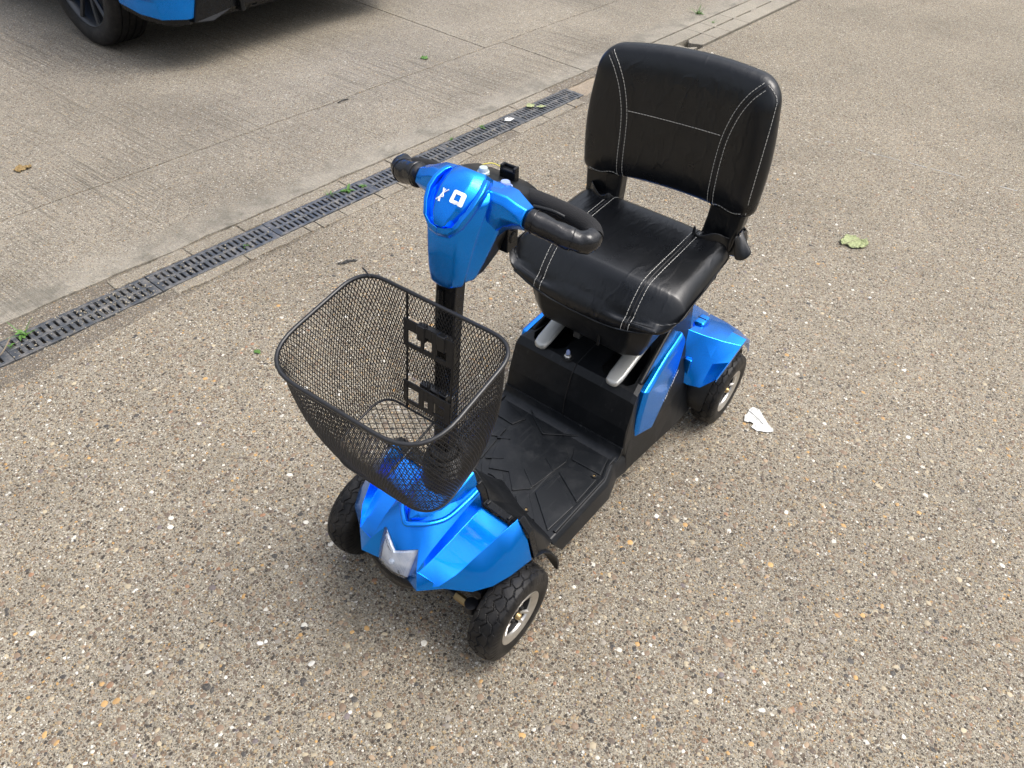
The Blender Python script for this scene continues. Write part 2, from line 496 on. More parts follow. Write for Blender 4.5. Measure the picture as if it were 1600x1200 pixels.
def build(name, mb, mat, parent=None, smooth=None, bevel=0, seg=2, solid=0, recalc=True, merge=0, sub=0, soff=-1):
    me = bpy.data.meshes.new(name)
    bm = bmesh.new()
    vs = [bm.verts.new(v) for v in mb.v]
    for f in mb.f:
        if len(set(f)) < 3: continue
        try: bm.faces.new([vs[i] for i in f])
        except ValueError: pass
    if merge: bmesh.ops.remove_doubles(bm, verts=bm.verts, dist=merge)
    if recalc: bmesh.ops.recalc_face_normals(bm, faces=bm.faces)
    if smooth is not None:
        for f in bm.faces: f.smooth = True
        for e in bm.edges:
            if len(e.link_faces) == 2 and e.calc_face_angle(0) > R(smooth): e.smooth = False
    bm.to_mesh(me); bm.free()
    me.materials.append(mat)
    o = bpy.data.objects.new(name, me)
    COL.objects.link(o)
    if parent is not None: o.parent = parent
    if solid:
        md = o.modifiers.new('thickness', 'SOLIDIFY'); md.thickness = solid; md.offset = soff
    if bevel:
        md = o.modifiers.new('edge', 'BEVEL'); md.width = bevel; md.segments = seg; md.limit_method = 'ANGLE'; md.angle_limit = R(28)
        md.harden_normals = False
    if sub:
        md = o.modifiers.new('sub', 'SUBSURF'); md.levels = sub; md.render_levels = sub
    return o

def tag(o, label=None, cat=None, group=None, kind=None):
    if label: o['label'] = label
    if cat: o['category'] = cat
    if group: o['group'] = group
    if kind: o['kind'] = kind
    return o

def empty(name, loc, rz=0):
    o = bpy.data.objects.new(name, None); COL.objects.link(o)
    o.location = loc; o.rotation_euler = (0, 0, rz); o.empty_display_size = 0.1
    return o

def copy_tree(o, parent=None):
    c = o.copy(); COL.objects.link(c); c.parent = parent
    for ch in list(o.children): copy_tree(ch, c)
    return c

def boolean_cut(o, cutter_mb):
    """cut recesses out of o's mesh for good; the cutter does not stay in the scene"""
    cu = build('cutter', cutter_mb, MAT['dark'])
    md = o.modifiers.new('cut', 'BOOLEAN'); md.object = cu; md.operation = 'DIFFERENCE'; md.solver = 'EXACT'
    bpy.context.view_layer.update()
    dg = bpy.context.evaluated_depsgraph_get()
    me = bpy.data.meshes.new_from_object(o.evaluated_get(dg))
    old = o.data; o.modifiers.clear(); o.data = me
    bpy.data.objects.remove(cu)
    me.name = old.name

def lerp(a, b, t): return a + (b - a) * t
def smoothcurve(pts, n=6, closed=False):
    """Catmull-Rom through points"""
    P = [Vector(p) for p in pts]; m = len(P); out = []
    rng = m if closed else m - 1
    for i in range(rng):
        p1, p2 = P[i], P[(i + 1) % m]
        p0 = P[(i - 1) % m] if (closed or i > 0) else p1
        p3 = P[(i + 2) % m] if (closed or i < m - 2) else p2
        for k in range(n):
            t = k / n
            out.append(0.5 * ((2 * p1) + (p2 - p0) * t + (2 * p0 - 5 * p1 + 4 * p2 - p3) * t * t + (3 * p1 - 3 * p2 + p3 - p0) * t ** 3))
    if not closed: out.append(P[-1])
    return out

def SN(s, n, z=0.0):
    p = AX_S * s + AX_N * n
    return (p.x, p.y, z)

# ================================================================== GROUND
b = MB(); b.box((0, 0, -0.30), (300, 300, 0.2))
tag(build('ground', b, MAT['dirt']), 'packed dirt below the paving', kind='structure')

def wob(s, amp, seed=0.0, f=6.0):
    return amp * (noise.noise(Vector((s * f, seed, 0))) + 0.5 * noise.noise(Vector((s * f * 3.7, seed + 9, 0))))

def strip(s0, s1, na, nb, z0, z1, step=0.04):
    """prism between two offset functions along the drain"""
    n = max(2, int((s1 - s0) / step) + 1)
    ss = [s0 + (s1 - s0) * i / (n - 1) for i in range(n)]
    A = [SN(s, na(s)) for s in ss]; B = [SN(s, nb(s)) for s in ss]
    mb = MB(); vs = []
    for i in range(n):
        vs += [(A[i][0], A[i][1], z1), (B[i][0], B[i][1], z1), (B[i][0], B[i][1], z0), (A[i][0], A[i][1], z0)]
    fs = []
    for i in range(n - 1):
        for k in range(4):
            a = i * 4 + k; c = i * 4 + (k + 1) % 4
            fs.append((a, c, c + 4, a + 4))
    fs += [(0, 1, 2, 3), tuple((n - 1) * 4 + k for k in (3, 2, 1, 0))]
    return mb.add(vs, fs)

# near slab: from the drain towards the scooter and beyond
edge_near = lambda s: 1.402 + (wob(s, 0.012, 3.0) if s < 2.9 else wob(s, 0.002, 3)) - (0.035 * math.exp(-((s + 0.75) / 0.35) ** 2)) - 0.02 * math.exp(-((s - 2.2) / 0.2) ** 2)
mb = strip(-6, 12, lambda s: -8.0, edge_near, -0.2, 0.0, 0.03)
mb.add([SN(-80, -8, -0.002), SN(80, -8, -0.002), SN(80, -120, -0.002), SN(-80, -120, -0.002)], [(0, 1, 2, 3)])
mb.add([SN(12, 1.40, -0.002), SN(80, 1.40, -0.002), SN(80, -8, -0.002), SN(12, -8, -0.002)], [(0, 1, 2, 3)])
mb.add([SN(-6, 1.40, -0.002), SN(-80, 1.40, -0.002), SN(-80, -8, -0.002), SN(-6, -8, -0.002)], [(0, 1, 2, 3)])
yard = tag(build('concrete_yard', mb, MAT['yard']), 'exposed aggregate concrete yard with brown pebbles', kind='structure')

# far slabs with control joints
edge_far = lambda s: 1.672 + (wob(s, 0.010, 5.0) if s < 2.4 else wob(s, 0.002, 5)) + 0.012 * math.exp(-((s + 0.5) / 0.25) ** 2)
J1 = lambda s: 2.303 + wob(s, 0.006, 8.0, 3)
def slab_piece(s0, s1, a, c, lab):
    tag(build('concrete_slab', strip(s0, s1, a, c, -0.2, 0.0, 0.03), MAT['slab'], bevel=0.0015, seg=1), lab, kind='structure')
G = 0.003
slab_piece(-6, 2.503 - G, edge_far, lambda s: J1(s) - G, 'grooved concrete strip beside the drain grates')
slab_piece(2.503 + G, 12, edge_far, lambda s: J1(s) - G, 'smoother concrete strip beside the slotted channel')
slab_piece(-6, 2.35 - G, lambda s: J1(s) + G, lambda s: 9.0, 'broad grooved concrete slab under the parked car')
slab_piece(2.35 + G, 12, lambda s: J1(s) + G, lambda s: 9.0, 'broad concrete slab at the far end of the drain')
mb = MB()
mb.add([SN(-80, 9, -0.002), SN(80, 9, -0.002), SN(80, 120, -0.002), SN(-80, 120, -0.002)], [(0, 1, 2, 3)])
mb.add([SN(12, 1.68, -0.002), SN(80, 1.68, -0.002), SN(80, 9, -0.002), SN(12, 9, -0.002)], [(0, 1, 2, 3)])
mb.add([SN(-6, 1.68, -0.002), SN(-80, 1.68, -0.002), SN(-80, 9, -0.002), SN(-6, 9, -0.002)], [(0, 1, 2, 3)])
tag(build('far_pavement', mb, MAT['slab']), 'concrete paving further off', kind='structure')

# dirt that fills the trench and shows between slab edges and mortar
def bumpy_strip(s0, s1, n0, n1, z, amp, name, mat, step=0.02, lab=''):
    mb = MB(); ns = int((s1 - s0) / step); nn = max(3, int((n1 - n0) / step))
    vs = []
    for i in range(ns + 1):
        for j in range(nn + 1):
            s = s0 + (s1 - s0) * i / ns; n = n0 + (n1 - n0) * j / nn
            vs.append(SN(s, n, z + amp * noise.noise(Vector((s * 22, n * 22, 1))) + amp * 0.5 * noise.noise(Vector((s * 70, n * 70, 4)))))
    fs = [(i * (nn + 1) + j, (i + 1) * (nn + 1) + j, (i + 1) * (nn + 1) + j + 1, i * (nn + 1) + j + 1) for i in range(ns) for j in range(nn)]
    mb.add(vs, fs)
    return tag(build(name, mb, mat, smooth=60), lab, kind='structure')
bumpy_strip(-6, 2.9, 1.33, 1.475, -0.007, 0.006, 'gritty_soil', MAT['dirt'], lab='brown gritty soil along the near side of the grates')
bumpy_strip(-6, 2.9, 1.60, 1.72, -0.007, 0.006, 'gritty_soil', MAT['dirt'], lab='brown gritty soil along the far side of the grates')
bumpy_strip(-6, 2.24, 1.47, 1.605, -0.024, 0.008, 'channel_silt', MAT['dirt'], lab='silt lying in the channel under the grates')
MAT['sand'] = concrete('sandy_fill', base=(0.27, 0.21, 0.145), stones=0.35, groove=0.0, stain=0.5)
bumpy_strip(2.24, 3.30, 1.42, 1.668, -0.012, 0.008, 'sandy_fill', MAT['sand'], lab='sandy fill past the last grate')
bumpy_strip(3.2, 8, 1.42, 1.668, -0.055, 0.008, 'channel_silt', MAT['dirt'], 0.04, lab='silt under the slotted channel blocks')

mb = MB(); r_ = random.Random(31); t = 0.0
while t < 1.0:
    e_ = min(1.0, t + r_.uniform(0.02, 0.12))
    if r_.random() < 0.72:
        A_, B_ = Vector((-2.66, -0.20, 0)), Vector((-2.83, 1.10, 0))
        w_ = 0.0025 + 0.0025 * r_.random(); p_, q_ = A_.lerp(B_, t), A_.lerp(B_, e_); mb.box(((p_ + q_) / 2) + Vector((0, 0, 0.0006)), (w_, (q_ - p_).length, 0.0012), Matrix.Rotation(math.atan2(0.17, 1.30), 3, 'Z'))
    t = e_ + r_.uniform(0.0, 0.03)
tag(build('worn_paint_line', mb, simple('worn_white_paint', (0.42, 0.42, 0.40), 0.85, var=0.3, vscale=200)), 'faint worn white line on the yard at right', kind='structure')

# mortar edging: broken pieces either side of the grates
edging = empty('mortar_edging', (0, 0, 0)); tag(edging, 'cracked pale mortar edging on both sides of the grates', kind='structure')
def mortar_run(s0, s1, na, nb, seed, lens):
    r = random.Random(seed); s = s0
    while s < s1:
        L = r.uniform(*lens); e = min(s + L, s1)
        if r.random() > 0.06:
            tl = r.uniform(-0.01, 0.01)
            mb = strip(s + 0.0025, e - 0.0025, lambda q: na(q), lambda q: nb(q), -0.05, -0.001 - r.uniform(0, 0.002), 0.015)
            build('mortar_piece', mb, MAT['mortar'], edging, bevel=0.003, seg=2)
        s = e
mortar_run(-0.20, 0.42, lambda s: 1.425 + wob(s, 0.010, 21, 9), lambda s: 1.474, 2, (0.14, 0.3))
mortar_run(0.42, 2.16, lambda s: 1.416 + wob(s, 0.010, 22, 9), lambda s: 1.474, 3, (0.08, 0.26))
mortar_run(-0.33, 2.12, lambda s: 1.603, lambda s: 1.664 + wob(s, 0.006, 23, 8), 4, (0.2, 0.6))
mortar_run(-3.0, -1.3, lambda s: 1.425 + wob(s, 0.01, 24, 9), lambda s: 1.474, 5, (0.15, 0.4))
mortar_run(-3.0, -1.5, lambda s: 1.603, lambda s: 1.66 + wob(s, 0.006, 25, 8), 6, (0.15, 0.4))

# ------------------------------------------------------------------ drain grates
def grate_mesh():
    mb = MB(); L, W, T = 0.489, 0.121, 0.018
    x0 = -L / 2; rows = [(-W / 2 + 0.014, -0.006), (0.006, W / 2 - 0.014)]
    ys = [-W / 2, rows[0][0], rows[0][1], rows[1][0], rows[1][1], W / 2]
    NS = 20; m = 0.018; pitch = (L - 2 * m) / NS; sw = 0.0086
    for k in (0, 2, 4):   # long rails
        y0, y1 = ys[k], ys[k + 1]
        mb.box((0, (y0 + y1) / 2, -T / 2), (L, y1 - y0, T))
    for (y0, y1) in rows:
        xs = [(-L / 2, -L / 2 + m + (pitch - sw) / 2)]
        for i in range(NS - 1):
            a = -L / 2 + m + pitch * i + (pitch + sw) / 2
            xs.append((a, a + pitch - sw))
        xs.append((L / 2 - m - (pitch - sw) / 2, L / 2))
        for a, c in xs:
            mb.box(((a + c) / 2, (y0 + y1) / 2, -T / 2 - 0.0008), (c - a, y1 - y0 + 0.001, T - 0.0006))
    return mb
g_ang = math.atan2(AX_S.y, AX_S.x)
grate0 = build('drain_grate', grate_mesh(), MAT['grate'], bevel=0.0012, seg=1)
gl = ['slotted grey drain grate at the far end, nearest the back of the seat',
      'slotted drain grate with pale leaf scraps on it, second from the far end',
      'slotted drain grate just behind the scooter handlebar, third from the far end',
      'slotted drain grate with two bright green weeds growing through it',
      'clean dark slotted drain grate left of the weedy one, small pale grit in its slots',
      'dusty slotted drain grate clogged with tan grit at one end, weed at the other',
      'slotted drain grate running out of the left edge of the picture, under a twig']
for i, sc_ in enumerate((1.9815, 1.492, 1.0025, 0.513, 0.0215, -0.470, -0.960)):
    o = grate0 if i == 0 else grate0.copy()
    if i: COL.objects.link(o)
    o.location = SN(sc_, 1.5375 + (0.0015 if i % 2 else 0), -0.001 - 0.0008 * (i % 3))
    o.rotation_euler = (R(rnd.uniform(-0.4, 0.4)), R(rnd.uniform(-0.2, 0.2)), g_ang + R(rnd.uniform(-0.3, 0.3)))
    tag(o, gl[i], 'drain grate', 'slotted drain grates end to end')

# slotted concrete channel blocks past the grates
bl = ['concrete channel block with a broken away corner and sandy pit, nearest the seat back',
      'cracked concrete channel block with green weed at its joint',
      'slotted concrete channel block with one open slot, third from the broken one',
      'slotted concrete channel block at the top edge of the picture']
blocks = [(2.86, 3.60, True), (3.605, 3.78, False), (3.785, 4.04, False), (4.045, 4.71, False), (4.715, 5.38, False), (5.385, 6.05, False)]
bl = ['broken concrete channel block with its near corner missing, behind the seat back',
      'short cracked channel block with grass growing at its joint',
      'narrow channel block between the cracked one and the slotted one',
      'channel block with two open dark slots at the top edge of the picture',
      'channel block beyond the top edge of the picture', 'furthest channel block beyond the picture edge']
for (a, c, broken), lab in zip(blocks, bl):
    root = empty('channel_block', SN((a + c) / 2, 1.545, 0), g_ang)
    tag(root, lab, 'channel block', 'concrete channel blocks in line with the grates')
    def loc(mb):
        inv = (Matrix.Translation(root.location) @ Matrix.Rotation(g_ang, 4, 'Z')).inverted()
        return mb.xf(lambda v: inv @ v)
    if broken:
        mb = strip(a, c, lambda s: 1.551, lambda s: 1.661, -0.06, -0.001, 0.03)
        mb2 = MB(); P = [SN(a, 1.43), SN(3.36, 1.43), SN(3.30, 1.47), SN(3.30, 1.538), SN(a, 1.538)]
        mb2.prism([p[:2] for p in P], -0.06, -0.002)
        P = [SN(3.43, 1.538), SN(3.38, 1.505), SN(3.42, 1.43), SN(c, 1.43), SN(c, 1.538)]
        mb2.prism([p[:2] for p in P], -0.06, -0.0015)
        build('block_half', loc(mb), MAT['block'], root, bevel=0.002, seg=1)
        build('block_half', loc(mb2), MAT['block'], root, bevel=0.002, seg=1)
    else:
        for n0, n1 in ((1.552, 1.661), (1.43, 1.539)):
            build('block_half', loc(strip(a, c, lambda s: n0, lambda s: n1, -0.06, -0.001, 0.05)), MAT['block'], root, bevel=0.002, seg=1)
        segs = [(4.045, 4.085), (4.30, 4.385), (4.62, 4.71)] if abs(a - 4.045) < .01 else [(a, a + 0.05), (c - 0.05, c)] if c - a > 0.4 else [(a, a + 0.02)]
        for q0, q1 in segs:
            build('slot_bridge', loc(strip(q0, q1, lambda s: 1.5395, lambda s: 1.5515, -0.05, -0.0015, 0.05)), MAT['block'], root)

# ------------------------------------------------------------------ embedded pebbles (real relief)
def pebbles():
    me = bpy.data.meshes.new('embedded_pebbles')
    vs = []; fs = []; cols = []
    r = random.Random(11)
    pal = [((0.17, 0.115, 0.075), 30), ((0.26, 0.185, 0.115), 22), ((0.10, 0.072, 0.052), 22), ((0.035, 0.032, 0.030), 12), ((0.36, 0.30, 0.20), 14),
           ((0.55, 0.52, 0.45), 6), ((0.42, 0.25, 0.09), 4), ((0.22, 0.195, 0.160), 14), ((0.13, 0.105, 0.105), 4), ((0.62, 0.60, 0.55), 1), ((0.25, 0.13, 0.07), 3)]
    bag = [c for c, w in pal for _ in range(w)]
    cx, cy = cam.location.x, cam.location.y
    cnt = 0
    while cnt < 34000:
        x, y = r.uniform(-3.6, 1.8), r.uniform(-1.6, 2.2)
        d = math.hypot(x - 0.4, y - 0.3)
        if r.random() > math.exp(-max(0, d - 0.9) / 1.5): continue
        n = x * AX_N.x + y * AX_N.y
        if n > 1.36: continue
        cnt += 1
        R0 = 0.0025 * (1 + r.expovariate(1.3)); R0 = min(R0, 0.0092)
        if r.random() < 0.02: R0 = min(R0 * 1.5, 0.0105)
        el = r.uniform(0.6, 1.0); an = r.uniform(0, PI); k = len(vs); m = 8
        top = r.uniform(0.0004, 0.0012)
        vs.append((x, y, top))
        rr = [R0 * r.uniform(0.78, 1.12) for _ in range(m)]
        for ring, (fac, z) in enumerate(((0.72, top * 0.85), (1.0, -0.0006))):
            for i in range(m):
                a = 2 * PI * i / m
                px, py = rr[i] * fac * math.cos(a), rr[i] * fac * math.sin(a) * el
                vs.append((x + px * math.cos(an) - py * math.sin(an), y + px * math.sin(an) + py * math.cos(an), z))
        c = r.choice(bag); j = r.uniform(0.8, 1.2)
        c = tuple(q * j for q in c)
        for i in range(m):
            fs.append((k, k + 1 + i, k + 1 + (i + 1) % m)); fs.append((k + 1 + i, k + 1 + m + i, k + 1 + m + (i + 1) % m, k + 1 + (i + 1) % m))
            cols += [c, c]
    me.from_pydata(vs, [], fs)
    at = me.color_attributes.new('stone', 'FLOAT_COLOR', 'CORNER')
    buf = []
    for p, c in zip(me.polygons, cols): buf += [c[0], c[1], c[2], 1.0] * p.loop_total
    at.data.foreach_set('color', buf)
    me.polygons.foreach_set('use_smooth', [True] * len(me.polygons))
    m, nt, bs = new_mat('river_pebble'); h = NT(nt)
    a = h.n('ShaderNodeVertexColor', layer_name='stone')
    pos = h.n('ShaderNodeNewGeometry').outputs['Position']
    c = h.mix(h.ramp(h.noise(pos, 260, 4), [(0.45, 0.0), (0.75, 0.35)]), a.outputs[0], (0.28, 0.245, 0.175))
    h.l(c, bs.inputs['Base Color']); bs.inputs['Roughness'].default_value = 0.62
    me.materials.append(m)
    o = bpy.data.objects.new('embedded_pebbles', me); COL.objects.link(o)
    tag(o, 'brown, grey and ochre pebbles set in the concrete yard', 'pebbles', kind='stuff')
pebbles()

# ================================================================== SCOOTER
SC = empty('mobility_scooter', (0, 0, 0))
tag(SC, 'blue and black four wheeled mobility scooter with black wire basket and vinyl seat', 'mobility scooter')

# ---- wheels
WR = 0.114
def tyre_mb(W=0.0725):
    NT_, NV = 540, 66
    prof = []
    mb = MB(); vs = []
    R_in = 0.062
    def pr(t):            # t in -1..1 across outer surface; returns (r, y)
        a = t * 2.05
        yy = math.sin(a) if abs(a) < PI / 2 else math.copysign(1.0, a)
        ca = math.cos(a)
        if abs(t) < 0.62:
            y = t / 0.62 * W * 0.40
            r = WR - 0.006 * (t / 0.62) ** 2
        else:
            q = (abs(t) - 0.62) / 0.38
            y = math.copysign(W * (0.40 + 0.10 * math.sin(q * PI * 0.93)), t)
            r = (WR - 0.006) + (R_in - (WR - 0.006)) * (q ** 1.15)
        return r, y
    def fr(x): return x - math.floor(x)
    for i in range(NT_):
        th = 2 * PI * i / NT_
        for j in range(NV):
            t = -1 + 2 * j / (NV - 1)
            r, y = pr(t)
            a = abs(t)
            dep = 0.0
            if a < 0.70:
                u = th * 24 / (2 * PI)
                kink = 0.10 * math.sin(t * 14)
                g1 = abs(fr(u + t * 1.6 + kink) - 0.5) ; g2 = abs(fr(u - t * 1.6 - kink + 0.25) - 0.5)
                zig = abs(t - 0.10 * (abs(fr(u) - 0.5) * 4 - 1))
                zig2 = abs(a - 0.42 - 0.05 * (abs(fr(u + 0.5) - 0.5) * 4 - 1))
                if g1 < 0.030 and t > 0: dep = 0.0019
                if g2 < 0.030 and t < 0: dep = 0.0019
                if zig < 0.024: dep = 0.0030
                if zig2 < 0.018: dep = 0.0019
            elif a < 0.80:
                if fr(th * 48 / (2 * PI)) < 0.3: dep = 0.0016
            elif 0.855 < a < 0.875: dep = -0.0008
            r -= dep
            vs.append((r * math.cos(th), y, r * math.sin(th)))
    fs = []
    for i in range(NT_):
        for j in range(NV - 1):
            fs.append((i * NV + j, ((i + 1) % NT_) * NV + j, ((i + 1) % NT_) * NV + j + 1, i * NV + j + 1))
    return mb.add(vs, fs)
def rim_mb():
    mb = MB()
    # outer polished lip and barrel (outside is +y)
    mb.lathe([(0.0640, 0.024), (0.0665, 0.0305), (0.0655, 0.0325), (0.062, 0.0325), (0.0600, 0.0310), (0.0500, 0.0285), (0.0475, 0.026), (0.0470, 0.022), (0.0620, 0.018), (0.0640, -0.030), (0.0655, -0.034)], n=72)
    return mb
def spokes_mb():
    mb = MB()
    for k in range(3):
        a = 2 * PI * k / 3 + 0.3
        rot = Matrix.Rotation(-a, 3, 'Y')
        for sx in (-1, 1):
            pts = [Vector((0.013, 0.017, sx * 0.005)), Vector((0.032, 0.018, sx * 0.0075)), Vector((0.0485, 0.024, sx * 0.013))]
            mb.tube([rot @ p for p in pts], 0.0042, 6, radii=[0.0045, 0.004, 0.0052])
    mb.lathe([(0.0, 0.016), (0.015, 0.016), (0.017, 0.010), (0.017, -0.02)], n=24)
    return mb
def make_wheel(name, lab=None):
    w = build(name, rim_mb(), MAT['silver'], SC, smooth=40)
    build('tyre', tyre_mb(), MAT['rubber'], w, smooth=24)
    build('spokes', spokes_mb(), MAT['silver'], w, smooth=40)
    mb = MB(); mb.lathe([(0.0, 0.008), (0.0440, 0.008), (0.0478, 0.023), (0.0500, 0.023), (0.0500, -0.013), (0.0, -0.013)], n=40)  # dark disc behind the spokes: shade of the rim openings put into colour
    build('hole_shade_disc', mb, MAT['dark'], w)
    mb = MB(); mb.lathe([(0.0, 0.031), (0.006, 0.031), (0.008, 0.028), (0.008, 0.012)], n=12)
    build('axle_nut', mb, MAT['brass'], w, smooth=40)
    mb = MB(); mb.lathe([(0.0085, 0.022), (0.0135, 0.022), (0.014, 0.014)], n=20)
    for k in range(3):
        a = 2 * PI * k / 3 + 0.5
        mb.lathe([(0, 0.027), (0.005, 0.027), (0.0055, 0.015)], c=(0.019 * math.cos(a), 0, 0.019 * math.sin(a)), n=10)
    build('hub_cover', mb, MAT['dark'], w, smooth=40)
    return w
XF, XR, YF, YR = 0.400, -0.549, 0.211, 0.2554
w0 = make_wheel('front_wheel'); w0.location = (XF, YF, WR); w0.rotation_euler = (0, R(20), R(0.5))
w1 = copy_tree(w0, SC); w1.location = (XF, -YF, WR); w1.rotation_euler = (0, R(70), PI + R(0.5))
w2 = copy_tree(w0, SC); w2.name = 'rear_wheel'; w2.location = (XR, YR, WR); w2.rotation_euler = (0, R(50), 0)
w3 = copy_tree(w0, SC); w3.name = 'rear_wheel'; w3.location = (XR, -YR, WR); w3.rotation_euler = (0, R(10), PI)

# ---- axles and underframe
mb = MB()
mb.tube([(XF, -YF + 0.03, WR), (XF, YF - 0.03, WR)], 0.012, 10)
mb.box((XF, 0, WR + 0.01), (0.04, 0.30, 0.03))
build('front_axle', mb, MAT['black_metal'], SC, bevel=0.002)
mb = MB(); mb.tube([(0.452, -0.15, 0.13), (0.452, 0.135, 0.13)], 0.007, 10)
build('tie_rod', mb, MAT['black_metal'], SC, smooth=40)
for sy in (-1, 1): build('rod_sleeve', MB().tube([(0.452, sy * 0.105, 0.13), (0.452, sy * 0.136, 0.13)], 0.0095, 6), MAT['brass'], SC)
for sy in (-1, 1):
    mb = MB()
    mb.lathe([(0.0, -0.014), (0.008, -0.014), (0.015, -0.012), (0.015, 0.012), (0.008, 0.014), (0, 0.014)], axis='z', c=(0.452, sy * 0.148, 0.13), n=18)
    mb.tube([(0.452, sy * 0.148, 0.13), (XF, sy * 0.165, WR)], 0.008, 8)
    build('rod_end', mb, MAT['black_metal'], SC, smooth=40)
mb = MB(); mb.tube([(XR, -YR + 0.03, WR), (XR, YR - 0.03, WR)], 0.014, 12)
mb.box((XR, 0, WR), (0.16, 0.2, 0.12))
build('rear_axle', mb, MAT['black_metal'], SC, bevel=0.004)
for sy in (-1, 1): build('chassis_rail', MB().box((-0.05, sy * 0.09, 0.085), (0.9, 0.03, 0.03)), MAT['black_metal'], SC, bevel=0.002)

# ---- front cowl (blue shell)
def cowl():
    # stations: centre, side-ridge, edge of hood, valley 1, valley 2, outer ridge, shoulder, lower edge
    S = [
        [(0.330, 0.000, 0.388), (0.330, 0.040, 0.374), (0.330, 0.070, 0.336), (0.331, 0.0775, 0.297), (0.331, 0.150, 0.294), (0.330, 0.169, 0.331), (0.333, 0.199, 0.288), (0.336, 0.216, 0.236)],
        [(0.385, 0.000, 0.371), (0.385, 0.038, 0.359), (0.385, 0.069, 0.325), (0.386, 0.0765, 0.290), (0.386, 0.144, 0.286), (0.386, 0.159, 0.321), (0.391, 0.190, 0.283), (0.396, 0.206, 0.238)],
        [(0.435, 0.000, 0.350), (0.435, 0.036, 0.339), (0.437, 0.068, 0.311), (0.438, 0.0745, 0.282), (0.436, 0.137, 0.274), (0.437, 0.148, 0.304), (0.437, 0.174, 0.273), (0.438, 0.192, 0.238)],
        [(0.482, 0.000, 0.318), (0.475, 0.037, 0.314), (0.482, 0.066, 0.295), (0.484, 0.072, 0.275), (0.478, 0.126, 0.259), (0.478, 0.134, 0.277), (0.474, 0.153, 0.257), (0.474, 0.168, 0.238)],
        [(0.517, 0.000, 0.276), (0.496, 0.045, 0.297), (0.524, 0.064, 0.270), (0.523, 0.0660, 0.266), (0.510, 0.112, 0.248), (0.510, 0.1125, 0.249), (0.507, 0.116, 0.246), (0.505, 0.120, 0.240)],
    ]
    vs = []; fs = []
    n = len(S[0])
    for st in S: vs += st
    for i in range(len(S) - 1):
        for k in range(n - 1):
            if i == len(S) - 2 and k == 0:
                fs.append((i * n + k, i * n + k + 1, (i + 1) * n + k + 1, (i + 1) * n + k)); continue
            fs.append((i * n + k, i * n + k + 1, (i + 1) * n + k + 1, (i + 1) * n + k))
    L = (len(S) - 1) * n
    # nose beside the headlight, tip and lower skirt
    a = len(vs); vs.append((0.529, 0.040, 0.226))       # headlight low corner
    t = len(vs); vs.append((0.5415, 0.078, 0.234))      # tip
    fs += [(L + 1, L + 2, t, a), (L + 2, L + 4, L + 7, t), (L + 4, L + 5, L + 6, L + 7)]
    # skirt under the tip going back
    mb = MB().add(vs, fs); mb.mirror()
    mb2 = MB()
    low = [(0.336, 0.216, 0.236), (0.396, 0.206, 0.238), (0.438, 0.192, 0.238), (0.474, 0.168, 0.238), (0.505, 0.120, 0.240), (0.5415, 0.078, 0.234), (0.529, 0.040, 0.226)]
    low2 = [(x - 0.010, y - 0.010, z - 0.012) for x, y, z in low]
    low2[0] = (0.336, 0.208, 0.222)
    k = len(mb.v)
    for sg in (1, -1):
        k = len(mb.v)
        mb.v += [(x, sg * y, z) for x, y, z in low] + [(x, sg * y, z) for x, y, z in low2]
        m = len(low)
        mb.f += [(k + i, k + i + 1, k + m + i + 1, k + m + i) for i in range(m - 1)]
    return mb
front = build('front_cowl', cowl(), MAT['blue'], SC, smooth=34, merge=0.0003, solid=0.003, bevel=0.0028, seg=3)
# headlight
def hl_pts():
    return [(0.517, 0, 0.276), (0.5085, 0.022, 0.2865), (0.496, 0.045, 0.297), (0.514, 0.0435, 0.262), (0.529, 0.040, 0.226), (0.533, 0.022, 0.2195), (0.534, 0, 0.2175)]
P = hl_pts(); half = P
vs = list(P) + [(p[0], -p[1], p[2]) for p in P[1:-1]][::-1]
cen = (0.527, 0, 0.250); n = len(vs)
inner = [(lerp(p[0], cen[0], 0.25) + 0.006, p[1] * 0.78, lerp(p[2], cen[2], 0.22) + 0.004) for p in vs]
mb = MB().add(list(vs) + inner, [(i, (i + 1) % n, n + (i + 1) % n, n + i) for i in range(n)])
ctr = len(mb.v); mb.v.append((cen[0] + 0.008, 0, cen[2] + 0.004))
mb.f += [(n + i, n + (i + 1) % n, ctr) for i in range(n)]
mb.xf(lambda v: v + Vector((0.0022, 0, 0.0022)))
mbr = MB().add([tuple(Vector(v) - Vector((0.007, 0, 0.005))) for v in mb.v], mb.f)
hl_ = build('headlight', mb, MAT['clear'], front, smooth=50, solid=0.003, bevel=0.001)
build('reflector', mbr, MAT['lens'], hl_, smooth=30)
build('lamp_bulb', MB().lathe([(0, 0.0), (0.006, 0.0), (0.006, 0.006), (0.003, 0.009), (0, 0.0095)], axis='x', c=(0.5255, 0.0, 0.2520), n=16), MAT['white'], hl_, smooth=50)
# small ring mark moulded in the lens
mb = MB(); mb.tube([(0.5365 + 0.002 * math.cos(a), 0.026 + 0.0045 * math.cos(a), 0.245 + 0.0045 * math.sin(a)) for a in [2 * PI * k / 16 for k in range(16)]], 0.0007, 5, closed=True)
build('lens_mark', mb, MAT['alloy'], front)
# black bumper lip below the headlight
mb = MB()
lip = []
for k in range(9):
    q = -1 + 2 * k / 8
    y = 0.064 * q; x = 0.531 - 0.008 * q * q + 0.003
    lip.append([(x, y, 0.222 + 0.006 * abs(q)), (x + 0.006, y, 0.212 + 0.006 * abs(q)), (x + 0.004, y, 0.182 + 0.030 * q * q), (x - 0.02, y, 0.172 + 0.030 * q * q), (x - 0.03, y, 0.215)])
mb.loft(lip)
build('bumper_lip', mb, MAT['plastic2'], front, bevel=0.003, seg=2, smooth=30)
